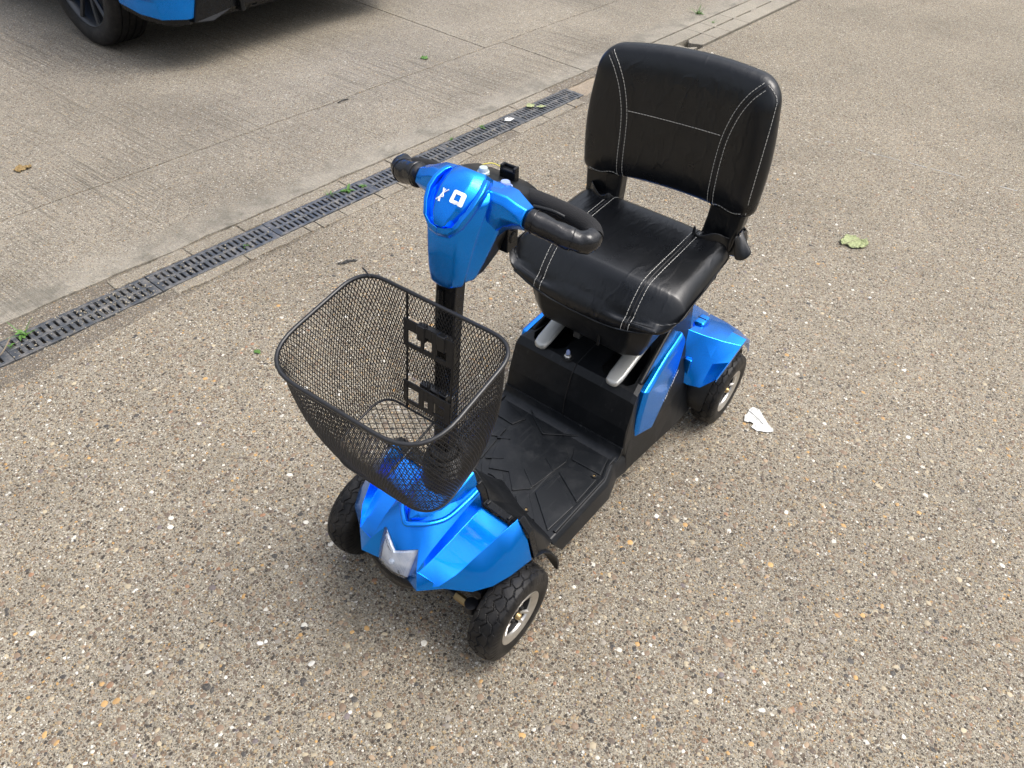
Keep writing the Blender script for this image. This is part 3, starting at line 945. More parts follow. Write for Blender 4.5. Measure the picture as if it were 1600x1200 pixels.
# U-shaped rim round the steering column on the hood
up = smoothcurve([(0.336, 0.064, 0.346), (0.37, 0.062, 0.340), (0.42, 0.054, 0.332), (0.455, 0.034, 0.334), (0.474, 0.012, 0.3335), (0.481, 0.0, 0.3325), (0.474, -0.012, 0.3335), (0.455, -0.034, 0.334), (0.42, -0.054, 0.332), (0.37, -0.062, 0.340), (0.336, -0.064, 0.346)], 5)
mb = MB(); mb.tube([p - Vector((0, 0, 0.002)) for p in up], 0.0065, 10, flat=0.75)
build('hood_ring', mb, MAT['blue'], front, smooth=50)
# raised inner hood inside the U
secs = []
for x, w, z in ((0.325, 0.050, 0.398), (0.37, 0.048, 0.382), (0.42, 0.038, 0.362), (0.455, 0.020, 0.348), (0.470, 0.006, 0.340)):
    secs.append([(x, -w - 0.01, z - 0.045), (x, -w, z - 0.016), (x, -w * 0.5, z - 0.003), (x, 0, z), (x, w * 0.5, z - 0.003), (x, w, z - 0.016), (x, w + 0.01, z - 0.045)])
mb = MB().loft(secs)
build('hood_centre', mb, MAT['blue'], front, smooth=50, bevel=0.003)
# round black column boot on the hood
mb = MB(); mb.lathe([(0, 0.455), (0.026, 0.452), (0.033, 0.43), (0.042, 0.412), (0.046, 0.395), (0.047, 0.33)], axis='z', c=(0.362, 0, 0), n=32)
build('column_boot', mb, MAT['plastic'], SC, smooth=40)
mb = MB()
for k in range(4):
    mb.lathe([(0.040 - k * 0.003, 0.404 + k * 0.011), (0.046 - k * 0.003, 0.409 + k * 0.011), (0.040 - k * 0.003, 0.413 + k * 0.011)], axis='z', c=(0.362, 0, 0), n=32)
build('boot_fold', mb, MAT['plastic'], SC, smooth=40)

# black rear trim band of the cowl + shroud down to the footboard
edge = [(0, 0.390), (0.042, 0.374), (0.071, 0.337), (0.079, 0.307), (0.149, 0.302), (0.173, 0.330), (0.199, 0.303), (0.219, 0.236)]
def full(pts): return [(-y, z) for y, z in pts[::-1]][:-1] + pts
E_ = full(edge)
mb = MB()
r0 = [(0.331, y, z + 0.0015) for y, z in E_]; r1 = [(0.314, y * 0.99, z - 0.001) for y, z in E_]; r2 = [(0.310, y * 0.97, z - 0.012) for y, z in E_]
mb.loft([r0, r1, r2], closed=False)
build('cowl_trim', mb, MAT['plastic2'], front, solid=0.003, bevel=0.0015)
bd = {0: (0.160, 0), 1: (0.172, 0.030), 2: (0.184, 0.055), 3: (0.194, 0.078), 4: (0.208, 0.125), 5: (0.213, 0.150), 6: (0.220, 0.178), 7: (0.227, 0.196)}
half1 = [(0.310, y * 0.97, z - 0.012) for y, z in edge]
hull = [(0, 0.372), (0.040, 0.360), (0.068, 0.340), (0.098, 0.318), (0.140, 0.303), (0.168, 0.303), (0.197, 0.285), (0.217, 0.236)]
half2 = [(lerp(0.292, bd[i][0], 0.30), lerp(hull[i][0], bd[i][1], 0.30), lerp(hull[i][1], 0.15, 0.42)) for i in range(8)]
half3 = [(bd[i][0] + 0.012, bd[i][1] + 0.004, 0.166) for i in range(8)]
half4 = [(bd[i][0] - 0.004, bd[i][1], 0.1535) for i in range(8)]
def fullx(h_): return [(x, -y, z) for x, y, z in h_[::-1]][:-1] + h_
mb = MB().loft([fullx(half1), fullx(half2), fullx(half3), fullx(half4)], closed=False)
build('cowl_shroud', mb, MAT['plastic'], SC, smooth=45, solid=0.003, bevel=0.003)
# clips on the trim
for y, z in ((0.086, 0.309), (0.142, 0.305), (0.025, 0.382), (0.060, 0.355), (-0.086, 0.309), (-0.142, 0.305)):
    build('trim_clip', MB().box((0.322, y, z + 0.0005), (0.012, 0.006, 0.004)), MAT['plastic2'], front, bevel=0.001)
# mudflaps behind the front wheels (curved arches)
for sy in (1, -1):
    mb = MB(); secs = []
    for x, yo, z, yi in ((0.333, 0.217, 0.237, 0.17), (0.300, 0.222, 0.222, 0.17), (0.276, 0.229, 0.196, 0.165), (0.264, 0.234, 0.172, 0.175), (0.258, 0.238, 0.146, 0.205), (0.2575, 0.2395, 0.122, 0.232)):
        secs.append([(x, sy * yi, z), (x, sy * yo, z), (x - 0.006, sy * yo, z - 0.002), (x - 0.006, sy * yi, z - 0.002)])
    mb.loft(secs)
    build('mudflap', mb, MAT['plastic'], SC, smooth=40, bevel=0.0015)

# ---- footboard
deck_half = [(0.150, 0.0), (0.178, 0.030), (0.205, 0.050), (0.213, 0.095), (0.216, 0.110), (0.215, 0.145), (0.221, 0.190), (-0.008, 0.1965), (-0.060, 0.182), (-0.076, 0.178), (-0.112, 0.184), (-0.125, 0.184)]
deck_poly = deck_half + [(x, -y) for x, y in deck_half[:0:-1]]
def inset(p, d):
    x, y = p; return (x, y - math.copysign(d, y) if abs(y) > d else y)
mb = MB()
top = [(x, y, 0.152) for x, y in deck_poly]; n = len(top)
outer2 = [(x, y + math.copysign(0.010, y) if abs(y) > .12 else y, 0.140) for x, y in deck_poly]
outer3 = [(x - (0.03 if x > 0.15 else 0), y + math.copysign(0.020, y) if abs(y) > .12 else y, 0.093) for x, y in deck_poly]
outer4 = [(x - (0.05 if x > 0.15 else 0), y * 0.97, 0.072) for x, y in deck_poly]
mb.loft([top, outer2, outer3, outer4])
foot = build('footboard', mb, MAT['mat'], SC, bevel=0.003, seg=3, smooth=30)
# raised edge rim of the floor
def plate(name, poly, z0=0.1515, z1=0.1556, bev=0.0014, parent=foot, m='mat'):
    mb = MB().prism(poly, z0, z1)
    return build(name, mb, MAT[m], parent, bevel=bev, seg=2)
panels = [
    [(-0.047, 0.079), (-0.072, 0.165), (-0.013, 0.178), (-0.010, 0.095)],
    [(0.012, 0.096), (0.006, 0.179), (0.094, 0.179), (0.045, 0.094)],
    [(0.055, 0.093), (0.110, 0.180), (0.205, 0.172), (0.133, 0.084)],
    [(0.171, 0.053), (0.144, 0.073), (0.200, 0.132), (0.210, 0.094)],
]
for p in panels:
    plate('tread_panel', p); plate('tread_panel', [(x, -y) for x, y in p][::-1])
plate('tread_panel', [(0.160, -0.042), (0.134, -0.014), (0.180, 0.034), (0.168, 0.002), (0.158, -0.025)])
plate('tread_panel', [(0.122, -0.004), (0.164, 0.038), (0.131, 0.069), (0.006, 0.088), (-0.012, 0.082), (-0.036, 0.062), (-0.025, -0.010), (-0.050, -0.075), (0.036, -0.090), (0.094, -0.074), (0.145, -0.05)], 0.1515, 0.1552, 0.0006)
def bar(a, c, w0, w1, name='tread_rib', z1=0.1570):
    a = Vector(a); c = Vector(c); d = (c - a).normalized(); q = Vector((-d.y, d.x))
    plate(name, [tuple(a + q * w0 / 2), tuple(a - q * w0 / 2), tuple(c - q * w1 / 2), tuple(c + q * w1 / 2)], 0.1515, z1, 0.001)
bar((-0.083, -0.087), (-0.036, -0.012), 0.003, 0.009); bar((-0.036, -0.014), (-0.089, 0.066), 0.009, 0.003)
for a, c in (((0.047, 0.081), (0.029, 0.040)), ((0.121, 0.070), (0.093, 0.021)), ((0.050, -0.097), (0.036, -0.066)), ((0.122, -0.078), (0.098, -0.040))):
    bar(a, c, 0.009, 0.0008, z1=0.157)
# border rim
rim = [(0.198, 0.186), (-0.008, 0.190), (-0.058, 0.176), (-0.100, 0.177)]
for sy in (1, -1):
    mb = MB(); secs = []
    for x, y in rim: secs.append([(x, sy * (y - 0.005), 0.1515), (x, sy * (y - 0.004), 0.1565), (x, sy * (y + 0.003), 0.1565), (x, sy * (y + 0.006), 0.149)])
    mb.loft(secs); build('edge_rim', mb, MAT['mat'], foot, bevel=0.0012)
for x, y in ((0.190, 0.099), (0.001, 0.169), (0.190, -0.099), (0.001, -0.169)):
    mb = MB(); mb.lathe([(0.0065, 0.1525), (0.0065, 0.1562), (0.0048, 0.1562), (0.0042, 0.1535), (0.0, 0.1535)], axis='z', c=(x, y, 0.0030), n=18)
    build('screw', mb, MAT['dark'], foot, smooth=40)
    mb = MB(); mb.box((x, y, 0.1572), (0.006, 0.0015, 0.0012)); mb.box((x, y, 0.1573), (0.0015, 0.006, 0.0012))
    build('screw_slot', mb, MAT['brass'], foot)

# ---- battery box / seat base (black body)
def body():
    #  x, ztop, ytop, y_mid(z .2), y_sill(z.1)
    st = [(-0.100, 0.172, 0.182, 0.186, 0.200), (-0.106, 0.240, 0.182, 0.187, 0.201), (-0.1255, 0.318, 0.180, 0.188, 0.203), (-0.140, 0.335, 0.178, 0.189, 0.204),
          (-0.175, 0.339, 0.171, 0.192, 0.207), (-0.25, 0.345, 0.158, 0.198, 0.214), (-0.33, 0.355, 0.148, 0.200, 0.222), (-0.42, 0.372, 0.142, 0.196, 0.226), (-0.47, 0.372, 0.138, 0.190, 0.215)]
    secs = []
    for x, zt, yt, ym, ys in st:
        zm = min(0.19, zt - 0.006)
        xb = x if x < -0.13 else -0.112 + (x + 0.1) * 0.1
        h_ = [(xb, 0, 0.07), (xb, ys * 0.92, 0.072), (xb, ys, 0.095), (xb, lerp(ys, ym, 0.65), 0.152), (x if x > -0.13 else xb, ym, zm), (x, yt, zt - 0.004), (x, yt * 0.93, zt), (x, yt * 0.5, zt), (x, 0, zt)]
        secs.append([(a, -b_, c) for a, b_, c in h_[::-1]][:-1] + h_[:0:-1][::-1] if False else h_ + [(a, -b_, c) for a, b_, c in h_[-2:0:-1]])
    return MB().loft(secs)
bb = build('battery_box', body(), MAT['plastic'], SC)
cut = MB()
for sy in (1, -1):
    cut.prism([(-0.170, sy * 0.055), (-0.150, sy * 0.075), (-0.150, sy * 0.140), (-0.168, sy * 0.152), (-0.26, sy * 0.138), (-0.30, sy * 0.12), (-0.30, sy * 0.055)][::sy], 0.27, 0.42)
boolean_cut(bb, cut)
cut = MB(); cut.box((-0.145, -0.0, 0.29), (0.12, 0.0022, 0.24))
for f in bb.data.polygons: f.use_smooth = False
md = bb.modifiers.new('edge', 'BEVEL'); md.width = 0.010; md.segments = 4; md.limit_method = 'ANGLE'; md.angle_limit = R(32)
bb.data.materials.clear(); bb.data.materials.append(MAT['plastic'])
# centre seam (two halves meet): thin recessed strip following the front
mb = MB(); mb.tube([(-0.0985, 0, 0.166), (-0.1035, 0, 0.240), (-0.122, 0, 0.316), (-0.137, 0, 0.3352), (-0.20, 0, 0.3405), (-0.24, 0, 0.3445)], 0.0014, 6)
build('centre_seam', mb, MAT['dark'], bb)
# foot fillet between floor and box
mb = MB()
secs = []
for y in [-0.186, -0.10, 0, 0.10, 0.186]:
    secs.append([(-0.072, y, 0.1515), (-0.086, y, 0.1555), (-0.094, y, 0.166), (-0.097, y, 0.183), (-0.120, y, 0.183), (-0.120, y, 0.148)])
mb.loft(secs)
build('base_fillet', mb, MAT['mat'], bb, smooth=50)
# raised flank wall rising towards the seat
for sy in (1, -1):
    mb = MB(); secs = []
    for x, y, z in ((-0.175, 0.170, 0.342), (-0.22, 0.166, 0.360), (-0.29, 0.160, 0.395), (-0.36, 0.156, 0.430), (-0.43, 0.150, 0.445), (-0.47, 0.146, 0.42)):
        secs.append([(x, sy * (y + 0.012), 0.30), (x, sy * (y - 0.004), z), (x, sy * (y - 0.014), z), (x, sy * (y - 0.016), 0.30)])
    mb.loft(secs); build('flank_wall', mb, MAT['plastic'], bb, bevel=0.004, seg=3, smooth=35)
# blue side panels
for sy in (1, -1):
    P = [(-0.150, 0.1885, 0.186), (-0.147, 0.1875, 0.26), (-0.161, 0.185, 0.333), (-0.198, 0.182, 0.342), (-0.235, 0.178, 0.351), (-0.295, 0.172, 0.364), (-0.37, 0.168, 0.383),
         (-0.395, 0.170, 0.350), (-0.370, 0.178, 0.312), (-0.345, 0.185, 0.280), (-0.300, 0.191, 0.252), (-0.260, 0.196, 0.222), (-0.204, 0.201, 0.178)]
    cx_ = sum(p[0] for p in P) / 13; cz_ = sum(p[2] for p in P) / 13
    cen = []
    for x, y, z in P:
        d_ = math.hypot(x - cx_, z - cz_); k_ = 0.011 / d_
        cen.append((x + (cx_ - x) * k_, y + 0.0015, z + (cz_ - z) * k_))
    out = [(x, sy * y, z) for x, y, z in P]; inn = [(x, sy * (y + 0.006), z) for x, y, z in cen]
    back = [(x, sy * (y - 0.012), z) for x, y, z in P]
    n = len(P)
    mb = MB().add(out + inn + back, [(i, (i + 1) % n, n + (i + 1) % n, n + i) for i in range(n)] + [(i, (i + 1) % n, 2 * n + (i + 1) % n, 2 * n + i) for i in range(n)])
    # fill the inner face with strips
    k = n
    prs = [(0, 12), (1, 11), (2, 10), (3, 9), (4, 8), (5, 7)]
    for (a0, b0), (a1, b1) in zip(prs[:-1], prs[1:]):
        mb.f.append((k + a0, k + a1, k + b1, k + b0))
    mb.f.append((k + 5, k + 6, k + 7))
    sp = build('side_panel', mb, MAT['blue'], bb, smooth=30, bevel=0.002)
    # small white script along the panel's lower edge (too small to read)
    mb = MB(); r = random.Random(5 + sy)
    for i in range(13):
        t = i / 12
        a = Vector((lerp(-0.268, -0.340, t), sy * lerp(0.2025, 0.1935, t), lerp(0.232, 0.284, t)))
        d = Vector((-0.083, 0, 0.070)).normalized(); q = Vector((0.64, 0, 0.76))
        hgt = 0.005 + 0.003 * r.random() + (0.005 if i in (0, 5, 9) else 0)
        mb.tube([a, a + q * hgt + d * 0.002], 0.0007, 4)
        if r.random() < 0.7: mb.tube([a + q * hgt * 0.5, a + q * hgt * 0.6 + d * 0.005], 0.0006, 4)
    build('script_lettering', mb, MAT['white'], sp)
# silver release levers
for sy in (1, -1):
    def fn(v):
        q = (v.x - 0.09) / -0.18
        v.z += 0.014 * math.sin(min(1, max(0, q)) * PI * 0.9) + 0.045 * q * q
        return v
    mb = MB(); mb.rbox((0, 0, 0), (0.18, 0.041, 0.016), 0.0078, 3, fn=fn)
    # rounded nose
    mb.xf(lambda v: Vector((v.x, v.y * (1 if v.x < 0.072 else math.sqrt(max(0, 1 - ((v.x - 0.072) / 0.0185) ** 2))), v.z)))
    mb.xf(lambda v: v + Vector((-0.213, sy * 0.108, 0.343)))
    build('release_lever', mb, MAT['lever'], bb, smooth=60)
# valve-like knob on the box top
mb = MB(); mb.lathe([(0.0095, 0.338), (0.0095, 0.344), (0.007, 0.346), (0.007, 0.35), (0, 0.35)], axis='z', c=(-0.143, -0.030, 0), n=6)
build('knob_base', mb, MAT['silver'], bb, smooth=30)
mb = MB(); mb.lathe([(0.0052, 0.349), (0.0052, 0.357), (0.0032, 0.362), (0, 0.363)], axis='z', c=(-0.143, -0.030, 0), n=14)
build('knob', mb, MAT['cap'], bb, smooth=50)
mb = MB(); mb.lathe([(0.016, 0.3372), (0.016, 0.339), (0.0, 0.339)], axis='z', c=(-0.143, -0.030, 0), n=24)
build('washer', mb, MAT['dark'], bb, smooth=40)
# square seat lock bar under the seat
mb = MB(); mb.box((-0.232, -0.035, 0.3790), (0.10, 0.020, 0.020), Matrix.Rotation(R(-6), 3, 'Y'))
build('lock_bar', mb, MAT['alloy'], bb, bevel=0.002)

# ---- rear cowl: centre hump + fenders
def rear():
    mb = MB()
    secs = []
    for x, w, zt in ((-0.445, 0.150, 0.335), (-0.48, 0.155, 0.318), (-0.56, 0.158, 0.285), (-0.64, 0.150, 0.262), (-0.70, 0.13, 0.235), (-0.73, 0.11, 0.18)):
        secs.append([(x, -w, 0.16), (x, -w, zt - 0.05), (x, -w * 0.93, zt - 0.01), (x, -w * 0.5, zt), (x, w * 0.5, zt), (x, w * 0.93, zt - 0.01), (x, w, zt - 0.05), (x, w, 0.16)])
    mb.loft(secs)
    return mb
rc = build('rear_cowl', rear(), MAT['blue'], SC, bevel=0.006, seg=3, smooth=30)
for sy in (1, -1):
    # rows from front-low to rear-low; columns from body to outer edge
    rows = [
        [(-0.405, 0.165, 0.200), (-0.408, 0.205, 0.192), (-0.416, 0.240, 0.196), (-0.432, 0.272, 0.235)],
        [(-0.425, 0.160, 0.270), (-0.440, 0.200, 0.260), (-0.458, 0.242, 0.256), (-0.480, 0.279, 0.268)],
        [(-0.450, 0.155, 0.336), (-0.475, 0.195, 0.320), (-0.505, 0.242, 0.305), (-0.530, 0.283, 0.297)],
        [(-0.560, 0.155, 0.302), (-0.558, 0.200, 0.305), (-0.557, 0.242, 0.306), (-0.557, 0.284, 0.303)],
        [(-0.620, 0.150, 0.285), (-0.618, 0.200, 0.283), (-0.614, 0.245, 0.278), (-0.606, 0.283, 0.268)],
        [(-0.680, 0.140, 0.220), (-0.672, 0.195, 0.215), (-0.668, 0.245, 0.207), (-0.660, 0.278, 0.195)],
    ]
    g = [[(x, sy * y, z) for x, y, z in r_] for r_ in rows]
    mb = MB().loft(g, closed=False)
    # outer lip
    lipo = [(r_[-1][0], r_[-1][1] + sy * 0.0005, r_[-1][2] - 0.012) for r_ in g]
    mb.loft([[r_[-1] for r_ in g], lipo], closed=False)
    f_ = build('rear_fender', mb, MAT['blue'], rc, smooth=26, solid=0.003, bevel=0.004, seg=3, merge=0.0002)
    # raised vent square on the fender's inner front corner
    mb = MB(); mb.rbox((-0.424, sy * 0.186, 0.240), (0.010, 0.022, 0.050), 0.004, 2)
    build('fender_badge_frame', mb, MAT['blue'], f_, smooth=40)
    # rounded clip on top
    mb = MB(); mb.rbox((-0.528, sy * 0.160, 0.314), (0.052, 0.034, 0.030), 0.010, 3)
    build('cowl_latch', mb, MAT['blue'], f_, smooth=40)
    mb = MB(); mb.box((-0.528, sy * 0.160, 0.3298), (0.0015, 0.030, 0.0012)); build('latch_groove', mb, MAT['dark'], f_)
    # inner black wheel arch
    mb = MB(); secs = []
    for a in range(0, 190, 15):
        x = XR + 0.132 * math.cos(R(a)); z = WR + 0.132 * math.sin(R(a))
        secs.append([(x, sy * 0.16, z), (x, sy * 0.26, z)])
    mb.loft(secs, closed=False); build('wheel_arch', mb, MAT['plastic'], rc, solid=0.003, smooth=40)

# ---- seat
def seat_fn(v):
    # v: x in +-.17, y in +-.225, z in +-.05
    u = (v.x + 0.175) / 0.35              # 0 rear, 1 front
    yy = v.y / 0.225
    z = v.z
    # centre slightly dished, crown at the front
    if z > 0:
        z -= 0.016 * abs(yy) ** 4
        z += 0.010 * (1 - abs(yy) ** 2.2) * (0.35 + 0.65 * u) + 0.006 * math.exp(-((u - 0.9) / 0.14) ** 2)
        z += 0.010 * max(0, abs(yy) - 0.75) / 0.25 * (1 - u)
    # front corners cut back and lifted underneath
    c = max(0.0, (abs(yy) - 0.45) / 0.55)
    fr_ = max(0.0, (u - 0.45) / 0.55)
    if z < 0.012: z += 0.056 * c ** 1.3 * (0.70 + 0.30 * fr_) * min(1, (0.012 - z) / 0.045 + 0.15)
    x = v.x - 0.016 * c ** 2.0 * fr_
    # front bulge
    t_ = max(0.0, (u - 0.60) / 0.40)
    x += (0.010 * (1 - yy * yy) - v.z * 0.62 - 0.016) * t_
    if z > 0: z -= 0.020 * max(0.0, (u - 0.62) / 0.38) ** 2
    # taper to the back
    y = v.y * (1.02 - 0.09 * (1 - u)) - 0.006
    z += noise.noise(Vector((v.x * 9, v.y * 9, 3))) * 0.0015
    return Vector((x, y, z))
mb = MB(); mb.rbox((0, 0, 0), (0.350, 0.466, 0.112), 0.044, 7, fn=seat_fn)
tilt = Matrix.Rotation(R(4.5), 4, 'Y')
SEATM = Matrix.Translation((-0.289, 0, 0.571)) @ tilt
mb.xf(lambda v: SEATM @ v)
seat = build('seat_cushion', mb, MAT['leather'], SC, smooth=180, merge=0.00005, sub=1)
def bvh_of(o):
    bm = bmesh.new(); bm.from_mesh(o.data); t = BVHTree.FromBMesh(bm); bm.free(); return t
tree = bvh_of(seat)
def hug(tree_, start, direction):
    h_ = tree_.ray_cast(Vector(start), Vector(direction).normalized())
    return (h_[0], h_[1]) if h_[0] is not None else None
def stitch(tree_, starts, direction, name, parent, dash=0.0075, gap=0.0018, r=0.00062, off=0.0004, mat='thread'):
    pts = []
    for s in starts:
        q = hug(tree_, s, direction if not callable(direction) else direction(s))
        if q: pts.append(q[0] + q[1] * off)
    # resample by length and make dashes
    mb = MB(); acc = []; 
    L = [0]
    for a, c in zip(pts[:-1], pts[1:]): L.append(L[-1] + (c - a).length)
    def at(d):
        for i in range(len(L) - 1):
            if L[i + 1] >= d:
                t = (d - L[i]) / max(1e-9, L[i + 1] - L[i]); return pts[i].lerp(pts[i + 1], t)
        return pts[-1]
    d = 0
    while d + dash < L[-1]:
        mb.tube([at(d), at(d + dash / 2), at(d + dash)], r, 5); d += dash + gap
    o = build(name, mb, MAT[mat], parent); o['kind'] = 'stuff'; return o
def groove(tree_, starts, direction, name, parent, r=0.0020):
    pts = []
    for s in starts:
        q = hug(tree_, s, direction if not callable(direction) else direction(s))
        if q: pts.append(q[0] - q[1] * r * 0.35)
    mb = MB(); mb.tube(pts, r, 6); return build(name, mb, MAT['dark'], parent)
def seat_line(y0):
    # over the top from the rear, then down the front
    out = []
    for k in range(26): out.append((lerp(-0.44, -0.16, k / 25), y0 * (1.0 + 0.05 * math.sin(k / 25 * PI)), 0.8))
    return out
def dir_top(s): return (0, 0, -1)
for sy in (1, -1):
    base = 0.121
    for off_, kind in ((-0.0085, 's'), (0.0085, 's'), (0, 'g')):
        y0 = sy * (base + off_)
        starts = []; dirs = {}
        for k in range(24): starts.append((lerp(-0.445, -0.150, k / 23), y0, 0.8)); dirs[starts[-1]] = (0, 0, -1)
        for k in range(1, 16):
            a = R(90 - 6 * k * 1.0)
            ctr_ = Vector((-0.150, y0, 0.575)); d_ = Vector((math.cos(a), 0, math.sin(a)))
            p = ctr_ + d_ * 0.3; starts.append(tuple(p)); dirs[tuple(p)] = tuple(-d_)
        for k in range(1, 6):
            p = (0.1, y0, 0.575 - 0.010 * k); starts.append(p); dirs[p] = (-1, 0, 0)
        if kind == 's': stitch(tree, starts, lambda s: dirs[s], 'stitching', seat)
        else: groove(tree, starts, lambda s: dirs[s], 'seam', seat)
# piping round the lower edge
ring = []
for k in range(72):
    a = 2 * PI * k / 72
    x = math.cos(a); y = math.sin(a)
    m_ = max(abs(x), abs(y)); sx_, sy_ = x / m_, y / m_
    # superellipse direction
    ring.append((sx_, sy_))
pts = []
inv = SEATM.inverted()
for k in range(96):
    a = 2 * PI * k / 96
    d_ = Vector((math.cos(a), math.sin(a), 0))
    # local start far out at low height
    yy = d_.y; c = abs(yy) ** 3
    u = (math.cos(a) + 1) / 2
    zl = -0.042 + 0.060 * c * (0.70 + 0.30 * u)
    P0 = SEATM @ (Vector((0, 0, zl)) + d_ * 0.6); D = (SEATM.to_3x3() @ -d_)
    q = hug(tree, P0, D)
    if q: pts.append(q[0] + q[1] * 0.0006)
mb = MB(); mb.tube(pts, 0.0030, 6, closed=True)
build('piping', mb, MAT['leather'], seat, smooth=60)

# black plastic seat pan
secs = []
for z, xf, xr, w, ch in ((0.415, -0.158, -0.42, 0.128, 0.03), (0.425, -0.146, -0.43, 0.150, 0.035), (0.47, -0.133, -0.44, 0.163, 0.04), (0.512, -0.126, -0.45, 0.172, 0.045), (0.560, -0.135, -0.455, 0.185, 0.05)):
    secs.append([(xf, w - ch, z), (xf - ch * 0.7, w, z), (xr, w, z + 0.02), (xr, -w, z + 0.02), (xf - ch * 0.7, -w, z), (xf, -w + ch, z), (xf - 0.001, -0.055, z), (xf - 0.001, 0.05, z)])
mb = MB().loft(secs)
pan = build('seat_pan', mb, MAT['plastic'], SC, bevel=0.006, seg=3, smooth=30)
mb = MB(); mb.box((-0.129, -0.028, 0.507), (0.004, 0.055, 0.0035)); build('pan_label', mb, MAT['white'], pan, bevel=0.0008)
mb = MB(); mb.box((-0.140, 0.050, 0.45), (0.006, 0.006, 0.05)); build('pan_rib', mb, MAT['plastic'], pan, bevel=0.002)
# flared wing of the pan under the seat's left and right edge
for sy in (1, -1):
    secs = []
    for x, z in ((-0.175, 0.520), (-0.25, 0.530), (-0.33, 0.54), (-0.40, 0.545)):
        secs.append([(x, sy * 0.150, z - 0.035), (x, sy * 0.200, z + 0.012), (x, sy * 0.205, z + 0.03), (x, sy * 0.150, z + 0.03)])
    mb = MB().loft(secs); build('pan_wing', mb, MAT['plastic'], pan, bevel=0.004, smooth=35)
# armrest receiver: square tube across the rear
mb = MB()
for sy in (1, -1):
    y1 = 0.198
    for dy, dz, sy_, sz_ in ((0, 0.0115, 0.001, 0.003), (0, -0.0115, 0.001, 0.003)):
        mb.box((-0.405, sy * (y1 - 0.08), 0.553 + dz), (0.026, 0.16, 0.003))
    for dx in (-0.0115, 0.0115): mb.box((-0.405 + dx, sy * (y1 - 0.08), 0.553), (0.003, 0.16, 0.020))
build('armrest_tube', mb, MAT['black_metal'], SC, bevel=0.0008)
# seat post
mb = MB(); mb.tube([(-0.30, 0, 0.10), (-0.30, 0, 0.43)], 0.025, 20); mb.box((-0.30, 0, 0.41), (0.2, 0.16, 0.02))
build('seat_post', mb, MAT['black_metal'], SC, bevel=0.002)

# ---- backrest
def back_outline(ins):
    """rounded-rect outline in (y, z) with inset"""
    w_b, w_t = 0.228 - ins, 0.221 - ins
    z0, z1 = 0.695 + ins, 1.001 - ins
    rb, rt = max(0.010, 0.030 - ins * 0.3), max(0.02, 0.064 - ins * 0.4)
    pts = []
    def arc(cy, cz, r, a0, a1, n=8):
        for k in range(n + 1):
            a = R(lerp(a0, a1, k / n)); pts.append((cy + r * math.cos(a), cz + r * math.sin(a)))
    def line(p, q, n):
        for k in range(1, n): pts.append((lerp(p[0], q[0], k / n), lerp(p[1], q[1], k / n)))
    arc(w_b - rb, z0 + rb, rb, -90, 0)
    # bulge the side
    for k in range(1, 9):
        t = k / 9; pts.append((lerp(w_b, w_t, t) + 0.008 * math.sin(t * PI), lerp(z0 + rb, z1 - rt, t)))
    arc(w_t - rt, z1 - rt, rt, 0, 78)
    m_ = 14
    y0_, zz = pts[-1]
    for k in range(1, m_):
        t = k / m_; y = lerp(y0_, -y0_, t); pts.append((y, zz + 0.010 * (1 - (2 * t - 1) ** 2)))
    half_ = [p for p in pts if p[0] > 1e-6]
    # mirror lower parts
    out = list(pts)
    tail = [(-y, z) for y, z in pts[:9 + 8 + 9]][::-1]
    out += tail
    line(out[-1], (pts[0][0], pts[0][1]), 1)
    m2 = 16
    a_, b_ = out[-1], pts[0]
    for k in range(1, m2):
        t = k / m2; out.append((lerp(a_[0], b_[0], t), lerp(a_[1], b_[1], t) + 0.006 * math.sin(t * PI)))
    return out
BROLL = Matrix.Rotation(R(3.4), 3, 'X')
def BR(p):
    q = BROLL @ (Vector(p) - Vector((0, 0, 0.86))); return q + Vector((0, 0.002, 0.86))
def back_x(y, z, d):
    # curve: wraps forward at the sides; leans back with height
    lean = -0.448 - (z - 0.70) * 0.085
    return lean + d + 0.022 * (abs(y) / 0.22) ** 2.2
secs = []
for ins, d in ((0.030, -0.040), (0.012, -0.036), (0.002, -0.022), (0.0, -0.008), (0.003, 0.006), (0.011, 0.016), (0.024, 0.023), (0.045, 0.028), (0.075, 0.030)):
    secs.append([(back_x(y, z, d), y, z) for y, z in back_outline(ins)])
mb = MB(); n = len(secs[0]); vs = [p for q in secs for p in q]
fs = [(i * n + k, i * n + (k + 1) % n, (i + 1) * n + (k + 1) % n, (i + 1) * n + k) for i in range(len(secs) - 1) for k in range(n)]
mb.add(vs, fs)
# close front and back with shrunken rings towards the centre line
def close(ring_i, flip):
    base = ring_i * n
    prev_ids = [base + k for k in range(n)]
    ys = [mb.v[i][1] for i in prev_ids]; zs = [mb.v[i][2] for i in prev_ids]
    zc = (min(zs) + max(zs)) / 2
    xoff = mb.v[base][0] - back_x(mb.v[base][1], mb.v[base][2], 0)
    for s_ in (0.75, 0.5, 0.25):
        ids = []
        for k in range(n):
            y = ys[k] * s_; z = zc + (zs[k] - zc) * s_
            ids.append(len(mb.v)); mb.v.append((back_x(y, z, xoff) + (0.002 * (1 - s_) if not flip else 0), y, z))
        for k in range(n): mb.f.append((prev_ids[k], prev_ids[(k + 1) % n], ids[(k + 1) % n], ids[k]))
        prev_ids = ids
    mb.f.append(tuple(prev_ids))
close(len(secs) - 1, False); close(0, True)
mb.xf(BR)
back = build('backrest', mb, MAT['leather'], SC, smooth=60, merge=0.0001, sub=1)
btree = bvh_of(back)
def bst(pts2, kind):
    starts = [tuple(BR((0.2, y, z))) for y, z in pts2]
    if kind == 's': stitch(btree, starts, (-1, 0, 0), 'stitching', back, dash=0.0060, gap=0.0020, r=0.0006)
    else: groove(btree, starts, (-1, 0, 0), 'seam', back)
